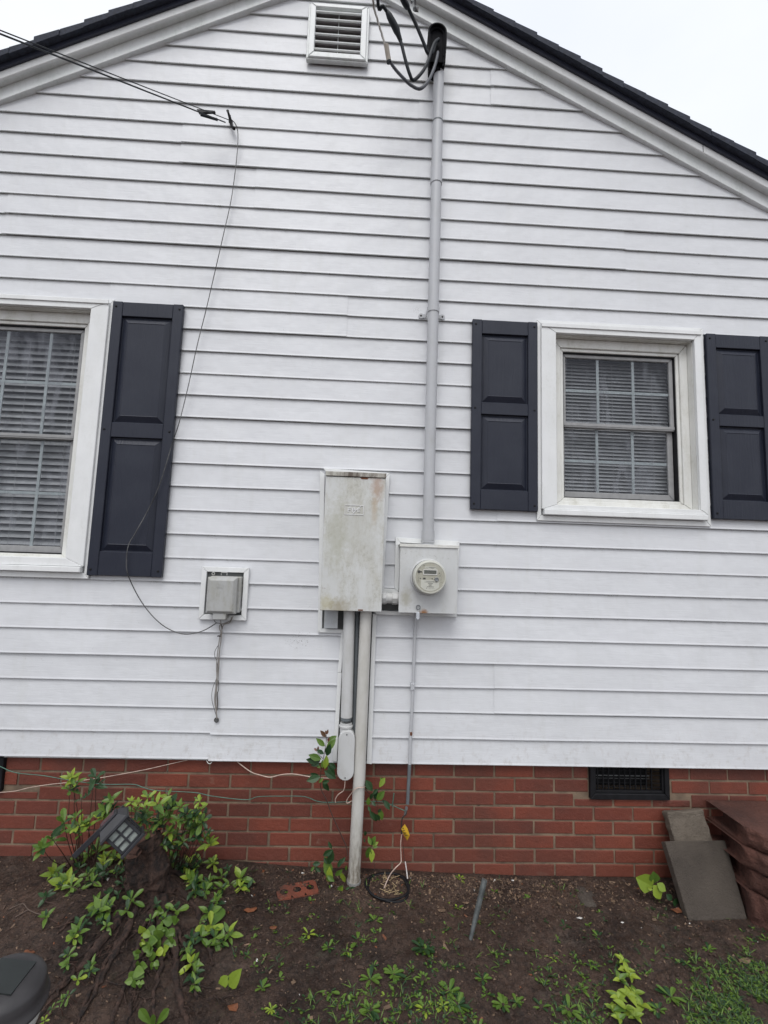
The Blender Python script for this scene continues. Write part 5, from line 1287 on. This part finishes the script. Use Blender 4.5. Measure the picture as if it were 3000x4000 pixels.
explicit('leafy_seedling', 'dark sprawling seedlings at the foot of the cream conduit, left side', [
    (410, 1860, 360, 1620, 1), (400, 1700, 440, 1540, 2), (330, 1600, 440, 1540, 2), (340, 1620, 380, 1700, 2), (410, 1900, 400, 1740, 0), (380, 1830, 460, 1900, 1), (370, 1850, 420, 1910, 1), (470, 1830, 550, 1770, 1), (540, 1790, 580, 1920, 0), (500, 1740, 540, 1640, 2), (520, 1700, 590, 1620, 2), (490, 2010, 560, 1950, 1), (560, 1960, 520, 2020, 0), (590, 1770, 600, 1720, 1), (430, 1520, 390, 1440, 2), (590, 1990, 640, 1960, 2), (620, 2000, 700, 1970, 2), (210, 1700, 300, 1690, 2), (230, 1720, 190, 1780, 1), (250, 1740, 300, 1790, 2)],
    [([(430, 1900), (410, 1780), (400, 1600), (440, 1480)], .0016), ([(560, 1920), (520, 1800), (530, 1660)], .0014)], -.12, ZE)
explicit('heart_leaf_seedling', 'two heart-shaped bright green leaves beside the concrete paver', [
    (912, 1100, 815, 1050, 0), (905, 1100, 870, 1035, 0), (915, 1090, 970, 1185, 0), (940, 1080, 1000, 1130, 0), (925, 1075, 920, 1010, 1), (1000, 1150, 1040, 1190, 2), (1040, 1200, 1090, 1220, 2), (880, 1110, 910, 1120, 0)],
    [([(960, 1190), (930, 1120), (922, 1030)], .0016)], -.14, W2, wide=.85)

# weeds on the open soil
def weed(bl_, c, r_, n_, kd, shape=2, wide=.34, lift=.35, curl=.25):
    ph = random.uniform(0, 6)
    for i in range(n_):
        an = ph+i*2*PI/n_*1.0+random.uniform(-.3, .3); L_ = r_*random.uniform(.6, 1.1); el = random.uniform(lift*.4, lift*1.7)
        d = Vector((math.cos(an)*math.cos(el), math.sin(an)*math.cos(el), math.sin(el)))
        bl_.leaf(c, c+d*L_, L_*wide*random.uniform(.8, 1.2), up=Vector((0, 0, 1)), curl=curl*random.uniform(.3, 1.4), fold=.3, m=kd if random.random() > .25 else min(2, kd+1), shape=shape)
WE = [(345,1300,30,6,1),(390,1295,30,5,1),(290,1320,24,5,1),(340,1410,46,9,0),(300,1450,30,6,1),(470,1500,50,10,1),(590,1520,44,8,0),(410,1430,30,6,1),(660,1450,70,4,1),(770,1320,60,7,1),(540,1530,28,5,1),(740,1700,62,14,1),(890,1670,66,13,1),(1080,1500,70,14,2),(1110,1530,50,10,1),
      (1240,1190,34,7,0),(1310,1240,34,8,0),(1075,1325,26,6,0),(1240,1375,30,7,1),(1590,1300,32,8,1),(1560,1420,40,9,1),(1085,1700,46,10,1),(1100,1900,56,10,0),(1250,1790,70,16,1),(1310,1870,60,14,1),(1210,1880,46,9,0),(1600,1870,60,14,1),(1470,1700,50,10,1),(1500,1800,46,9,1),
      (480,1790,50,10,1),(540,1850,44,8,1),(740,1900,66,13,1),(840,1830,34,8,0),(100,1900,40,9,0),(40,1760,46,10,1),(150,1700,40,9,1),(350,1620,30,7,1),(710,1590,24,6,0),(1325,1050,44,8,0),(760,1620,30,6,1),(800,1760,34,7,1),(1560,1530,44,9,1),(1330,1620,34,8,1),(1270,1630,24,6,0),(1440,1330,26,6,1),(860,1290,18,4,1),(540,1200,24,6,1),(770,1050,36,7,1),(380,980,34,7,2),(210,1010,24,6,2),(480,1120,26,5,1),(20,1880,34,8,1),(190,1430,22,5,1)]
grp = 'small weeds scattered on the bare soil'
for i, (x, y, r_, n_, kd) in enumerate(WE):
    g_ = G(*W1(x, y)); b = MB(); weed(b, Vector((g_.x, g_.y, H(g_.x, g_.y)-.002)), r_*.00070, n_, kd)
    tag(b.build('weed', GMAT), 'low green rosette weed growing in the bare soil below the conduits', 'weed', grp)
WE2 = [(370,1900,70,9,1),(450,1770,50,10,1),(1030,1820,70,16,1),(560,1430,44,8,1),(340,1360,46,9,2),(290,1450,36,8,1),(100,1180,34,8,1),(150,1630,32,8,1),(480,1430,30,6,2),(1270,1510,50,9,1),(1150,1520,30,6,1),(910,1240,34,7,2),(990,1290,26,6,1),(1060,1380,30,6,2),(270,1570,22,6,0),(420,1610,30,7,2),(540,1600,26,6,1),(600,1590,60,4,1),(240,1330,34,6,2),(120,1450,26,6,1),(30,1850,50,9,1),(950,1900,50,12,1),(870,1500,28,6,2),(1130,1600,34,7,1),(1100,1740,34,8,1),(330,1100,26,5,1),(10,1500,34,8,1),(190,1880,50,10,1)]
for i, (x, y, r_, n_, kd) in enumerate(WE2):
    g_ = G(*W2(x, y)); b = MB(); weed(b, Vector((g_.x, g_.y, H(g_.x, g_.y)-.002)), r_*.00070, n_, kd)
    tag(b.build('weed', GMAT), 'low green weed growing in the soil in front of the brick wall, right half', 'weed', 'small weeds in the soil at the right')
# larger bright plant, lower right
t_ = thing('lobed_weed', 'large bright green lobed weed near the bottom, right of centre', 'weed'); lv = MB()
for (x, y, s_) in ((720,1600,70),(740,1660,80),(770,1720,70),(700,1740,70),(690,1860,90),(760,1850,80),(800,1800,70),(840,1890,80),(740,1930,90),(650,1900,60),(800,1950,80),(700,1970,70)):
    g_ = G(*W2(x, y+20)); c = Vector((g_.x, g_.y, g_.z+.012+random.uniform(0, .02)))
    for k in range(7):
        an = random.uniform(0, 2*PI); L_ = s_*.00046*random.uniform(.7, 1.2); d = Vector((math.cos(an), math.sin(an), random.uniform(.1, .9))).normalized()
        lv.leaf(c, c+d*L_, L_*.55, up=Vector((0, -.3, 1)), curl=.3, fold=.3, m=0 if random.random() > .2 else 1, shape=1)
lv.build('leaves', GMAT, t_)
t_ = thing('broad_leaf_weed', 'broad pale green leaves climbing the front of the stump roots', 'weed'); lv = MB()
for (x, y, s_, kd) in ((1030,760,60,1),(1060,800,70,1),(1120,830,80,1),(1090,880,90,1),(1010,880,80,1),(930,900,80,0),(960,960,80,1),(1040,940,90,1),(1100,960,70,1),(1060,1010,80,0),(990,1020,70,1),(920,960,40,0),(900,1040,60,1),(870,1150,80,1),(860,1210,60,1),(900,1120,70,1),(1000,1090,60,1),(960,1010,60,1),(1130,900,60,1),(910,1220,40,1)):
    g_ = G(*Z6(x, y)); c = P(*Z6(x, y), g_.y-.035)
    for k in range(3):
        an = random.uniform(0, 2*PI); L_ = s_*.00045*random.uniform(.8, 1.15); d = Vector((math.cos(an), -.3, math.sin(an)-.35)).normalized()
        lv.leaf(c, c+d*L_, L_*.85, up=Vector((random.uniform(-.3, .3), -1, .7)), curl=.15, fold=.12, m=kd, shape=1)
lv.build('leaves', GMAT, t_)
for uvs, lab, kd in ((((1480,1190),(1410,1290)), 'pair of bright green leaves on the soil right of the stump roots', 0), (((1560,1160),(1480,1240)), '', 0)):
    if not lab: continue
    b = MB()
    for (x0, y0, x1, y1) in ((1475, 1180, 1405, 1290), (1485, 1250, 1560, 1140)):
        g_ = G(*Z6(x0, y0+20)); a = P(*Z6(x0, y0), g_.y-.02); c = P(*Z6(x1, y1), g_.y-.03); b.leaf(a, c, (c-a).length*.62, up=Vector((0, -1, .8)), curl=.08, fold=.15, m=0, shape=1)
    b.tube([P(*Z6(1480, 1190), g_.y-.02), Vector((g_.x, g_.y, g_.z-.01))], .0015, 5, 5)
    tag(b.build('seedling', GMAT), lab, 'seedling')
b = MB()
for (x0, y0, x1, y1) in ((985, 1500, 905, 1405), (1010, 1500, 1085, 1405), (1000, 1510, 990, 1440)):
    g_ = G(*Z6(x0, y0)); a = P(*Z6(x0, y0), g_.y); c = P(*Z6(x1, y1), g_.y-.015); b.leaf(a, c, (c-a).length*.36, up=Vector((0, -1, .8)), curl=.1, fold=.3, m=1, shape=2)
tag(b.build('toothed_weed', GMAT), 'grey-green long-leaved weed at the bottom edge below the stump', 'weed')

# grass and ground cover on the right, thin blades elsewhere (uncountable)
b = MB()
def dens(x, y): return .5+.5*mnoise.noise(Vector((x*4.2, y*4.2, 5)))
cnt = 0
while cnt < 1800:
    u = random.uniform(900, 3100); v_ = random.uniform(3420, 4080); wgt = smooth(2500, 3050, u)*smooth(3580, 3900, v_)*.56 + .070*smooth(3600, 3950, v_)*smooth(900, 1500, u) + .018
    g_x = ray(u, v_); t_ = (0-CZ)/g_x.z; x = CAMP.x+g_x.x*t_; y = CAMP.y+g_x.y*t_
    if y > -.02: continue
    if random.random() > wgt*(dens(x, y) > .47)*1.5: continue
    z = H(x, y)-.002
    if random.random() < .45:
        for k in range(random.randint(2, 4)):
            an = random.uniform(0, 2*PI); L_ = random.uniform(.012, .040); d = Vector((math.cos(an), math.sin(an), random.uniform(.5, 1.6))).normalized()
            b.leaf((x, y, z), Vector((x, y, z))+d*L_, .0028, up=Vector((0, -.2, 1)), curl=.35, fold=.2, m=random.choice((1, 1, 2, 2)))
    else:
        for k in range(random.randint(3, 6)):
            an = random.uniform(0, 2*PI); L_ = random.uniform(.008, .020); d = Vector((math.cos(an), math.sin(an), random.uniform(.1, .9))).normalized()
            b.leaf((x, y, z), Vector((x, y, z))+d*L_, L_*.5, up=Vector((0, 0, 1)), curl=.15, fold=.2, m=random.choice((1, 1, 1, 2, 2)), shape=2)
    cnt += 1
o = b.build('ground_cover', GMAT); tag(o, 'patchy short grass and tiny weeds, thickest at the lower right', 'grass', kind='stuff')

# litter: crumbs of soil, bark chips, dead leaves
M_C1 = simple('tan_chip', (.17, .11, .07), .8, var=.4); M_C2 = simple('brown_chip', (.055, .032, .022), .8, var=.4); M_C3 = simple('orange_dead_leaf', (.16, .055, .022), .7, var=.4); M_C4 = simple('white_fleck', (.62, .60, .57), .6)
b = MB()
for i in range(11500):
    x = random.uniform(-1.9, 2.2); y = -abs(random.gauss(0, .45)) if random.random() < .5 else random.uniform(-.95, -.005)
    if y < -1.0 or y > -.004: continue
    if random.random() < .35: x = random.gauss(.55, .5); y = -abs(random.gauss(0, .10))-.005
    near = y > -.22
    r_ = random.choice((.0012, .0018, .002, .0025, .0035))*(1.0 if random.random() > .05 else 1.7); z = H(x, y)+r_*.25
    M_ = Matrix.Translation((x, y, z)) @ Matrix.Rotation(random.uniform(0, 6.3), 4, 'Z') @ Matrix.Rotation(random.uniform(-.7, .7), 4, 'X') @ Matrix.Rotation(random.uniform(-.6, .6), 4, 'Y')
    m_ = 1 if random.random() < .78 else 0
    rr = random.random()
    if near and -.3 < x < 1.5 and random.random() < .22: m_ = 0; r_ *= .8
    if rr < .02 : m_ = 2
    if rr > .996: m_ = 3
    l2 = r_*random.uniform(.8, 3); h_ = r_*random.uniform(.2, .6)
    vs = [M_ @ Vector((sx*l2*random.uniform(.6, 1), sy_*r_*random.uniform(.6, 1), sz_*h_)) for sz_ in (-1, 1) for sx, sy_ in ((-1, -1), (1, -1), (1, 1), (-1, 1))]
    b.add(vs, [(3,2,1,0),(4,5,6,7)]+[(k, (k+1) % 4, 4+(k+1) % 4, 4+k) for k in range(4)], m_)
o = b.build('soil_litter', [M_C1, M_C2, M_C3, M_C4]); tag(o, 'crumbs of soil, bark chips and dead leaf bits strewn over the bare earth', 'litter', kind='stuff')
b = MB()
for i in range(3600):
    x = random.uniform(-1.9, 2.2); y = -random.uniform(.008, 1.0)
    r_ = random.choice((.002, .003, .003, .004, .005, .008))*random.uniform(.8, 1.3)
    if mnoise.noise(Vector((x*3, y*3, 11))) < -.12 and r_ < .006: continue
    c = Vector((x, y, H(x, y)+r_*.15)); vs = []
    for k in range(6):
        a = 2*PI*k/6; vs.append(c+Vector((math.cos(a)*r_*random.uniform(.7, 1.2), math.sin(a)*r_*random.uniform(.7, 1.2), random.uniform(-.3, .2)*r_)))
    vs += [c+Vector((random.uniform(-.3, .3)*r_, random.uniform(-.3, .3)*r_, r_*random.uniform(.5, .9))), c-Vector((0, 0, r_*.6))]
    b.add(vs, [(k, (k+1) % 6, 6) for k in range(6)]+[((k+1) % 6, k, 7) for k in range(6)])
o = b.build('soil_clods', M_SOIL); tag(o, 'small damp clods of earth lying on the bare soil', 'soil', kind='stuff')
# distinct dead leaves and scraps
def scrap(name, label, Z, x, y, s_, m_, cat='leaf', n_=7, flat=.3):
    g_ = G(*Z(x, y)); c = Vector((g_.x, g_.y, H(g_.x, g_.y)+.004)); b = MB(); vs = [c+Vector((0, 0, .002))]
    for k in range(n_): a = 2*PI*k/n_; r2 = s_*random.uniform(.6, 1.1); vs.append(c+Vector((math.cos(a)*r2, math.sin(a)*r2*.6, random.uniform(-.2, .6)*s_*flat)))
    K = len(vs); vs += [v+Vector((0, 0, -.0015)) for v in vs]
    b.add(vs, [(0, k+1, (k+1) % n_+1) for k in range(n_)]+[(K, K+(k+1) % n_+1, K+k+1) for k in range(n_)]+[(k+1, K+k+1, K+(k+1) % n_+1, (k+1) % n_+1) for k in range(n_)]); tag(b.build(name, m_), label, cat)
scrap('dead_leaf', 'orange-brown dead leaf right of the stump shoots, near the sunken brick', Z6, 1625, 760, .03, M_C3); scrap('dead_leaf', 'round orange dead leaf near the bottom, below the pair of bright leaves', Z6, 1505, 1395, .026, M_C3)
scrap('dead_leaf', 'orange dead leaf lying left of centre below the sunken brick', W1, 115, 1380, .018, M_C3); scrap('dead_leaf', 'rust-coloured dead leaf against the foot of the concrete paver', W2, 1065, 1265, .03, M_C3)
scrap('dead_leaf', 'pale tan curled leaf beside the metal stake', W1, 1355, 1215, .02, M_C1); scrap('dead_leaf', 'pale tan leaf left of the metal stake', W1, 1200, 1265, .02, M_C1)
scrap('dead_leaf', 'tan dead leaf in the grass at the right edge', W2, 1510, 1590, .03, M_C1); scrap('dead_leaf', 'pale dead leaf in front of the flat stone', W2, 345, 1065, .02, M_C1)
scrap('paper_scrap', 'white square scrap on the soil, right of the metal stake', W2, 440, 1315, .014, M_C4, 'scrap', 4); scrap('paper_scrap', 'small white chip near the sunken brick', W1, 300, 1022, .009, M_C4, 'scrap', 3)
scrap('paper_scrap', 'thin white sliver between the square scrap and the paver', W2, 715, 1340, .007, M_C4, 'scrap', 4); scrap('dead_leaf', 'small orange leaf on the ground in the lower left', Z6, 190, 1040, .022, M_C3)
b = MB()
for k in range(26):
    g_ = G(1520+random.uniform(-30, 40), 3455+random.uniform(-25, 45)); a = random.uniform(0, 6.3); L_ = random.uniform(.015, .05); c = Vector((g_.x, g_.y, g_.z+.006)); b.tube([c, c+Vector((math.cos(a)*L_, math.sin(a)*L_*.6, random.uniform(0, .012)))], .0013, 5)
tag(b.build('straw', simple('straw', (.34, .25, .14), .8)), 'wisps of dry straw inside the black ring', 'straw', kind='stuff')
b = MB()
for (pp_) in ([(60, 760), (100, 740), (150, 725), (180, 760), (230, 785), (290, 800)], [(100, 810), (180, 765)], [(1420, 1210), (1100, 560)][:0]):
    if pp_: b.tube(cr_spline([G(*Z6(x, y))+Vector((0, 0, .006)) for x, y in pp_], 5), .0022, 6)
tag(b.build('twig', simple('twig', (.10, .07, .055), .8), smooth_=True), 'thin forked twig on the bare soil at the left edge', 'twig')
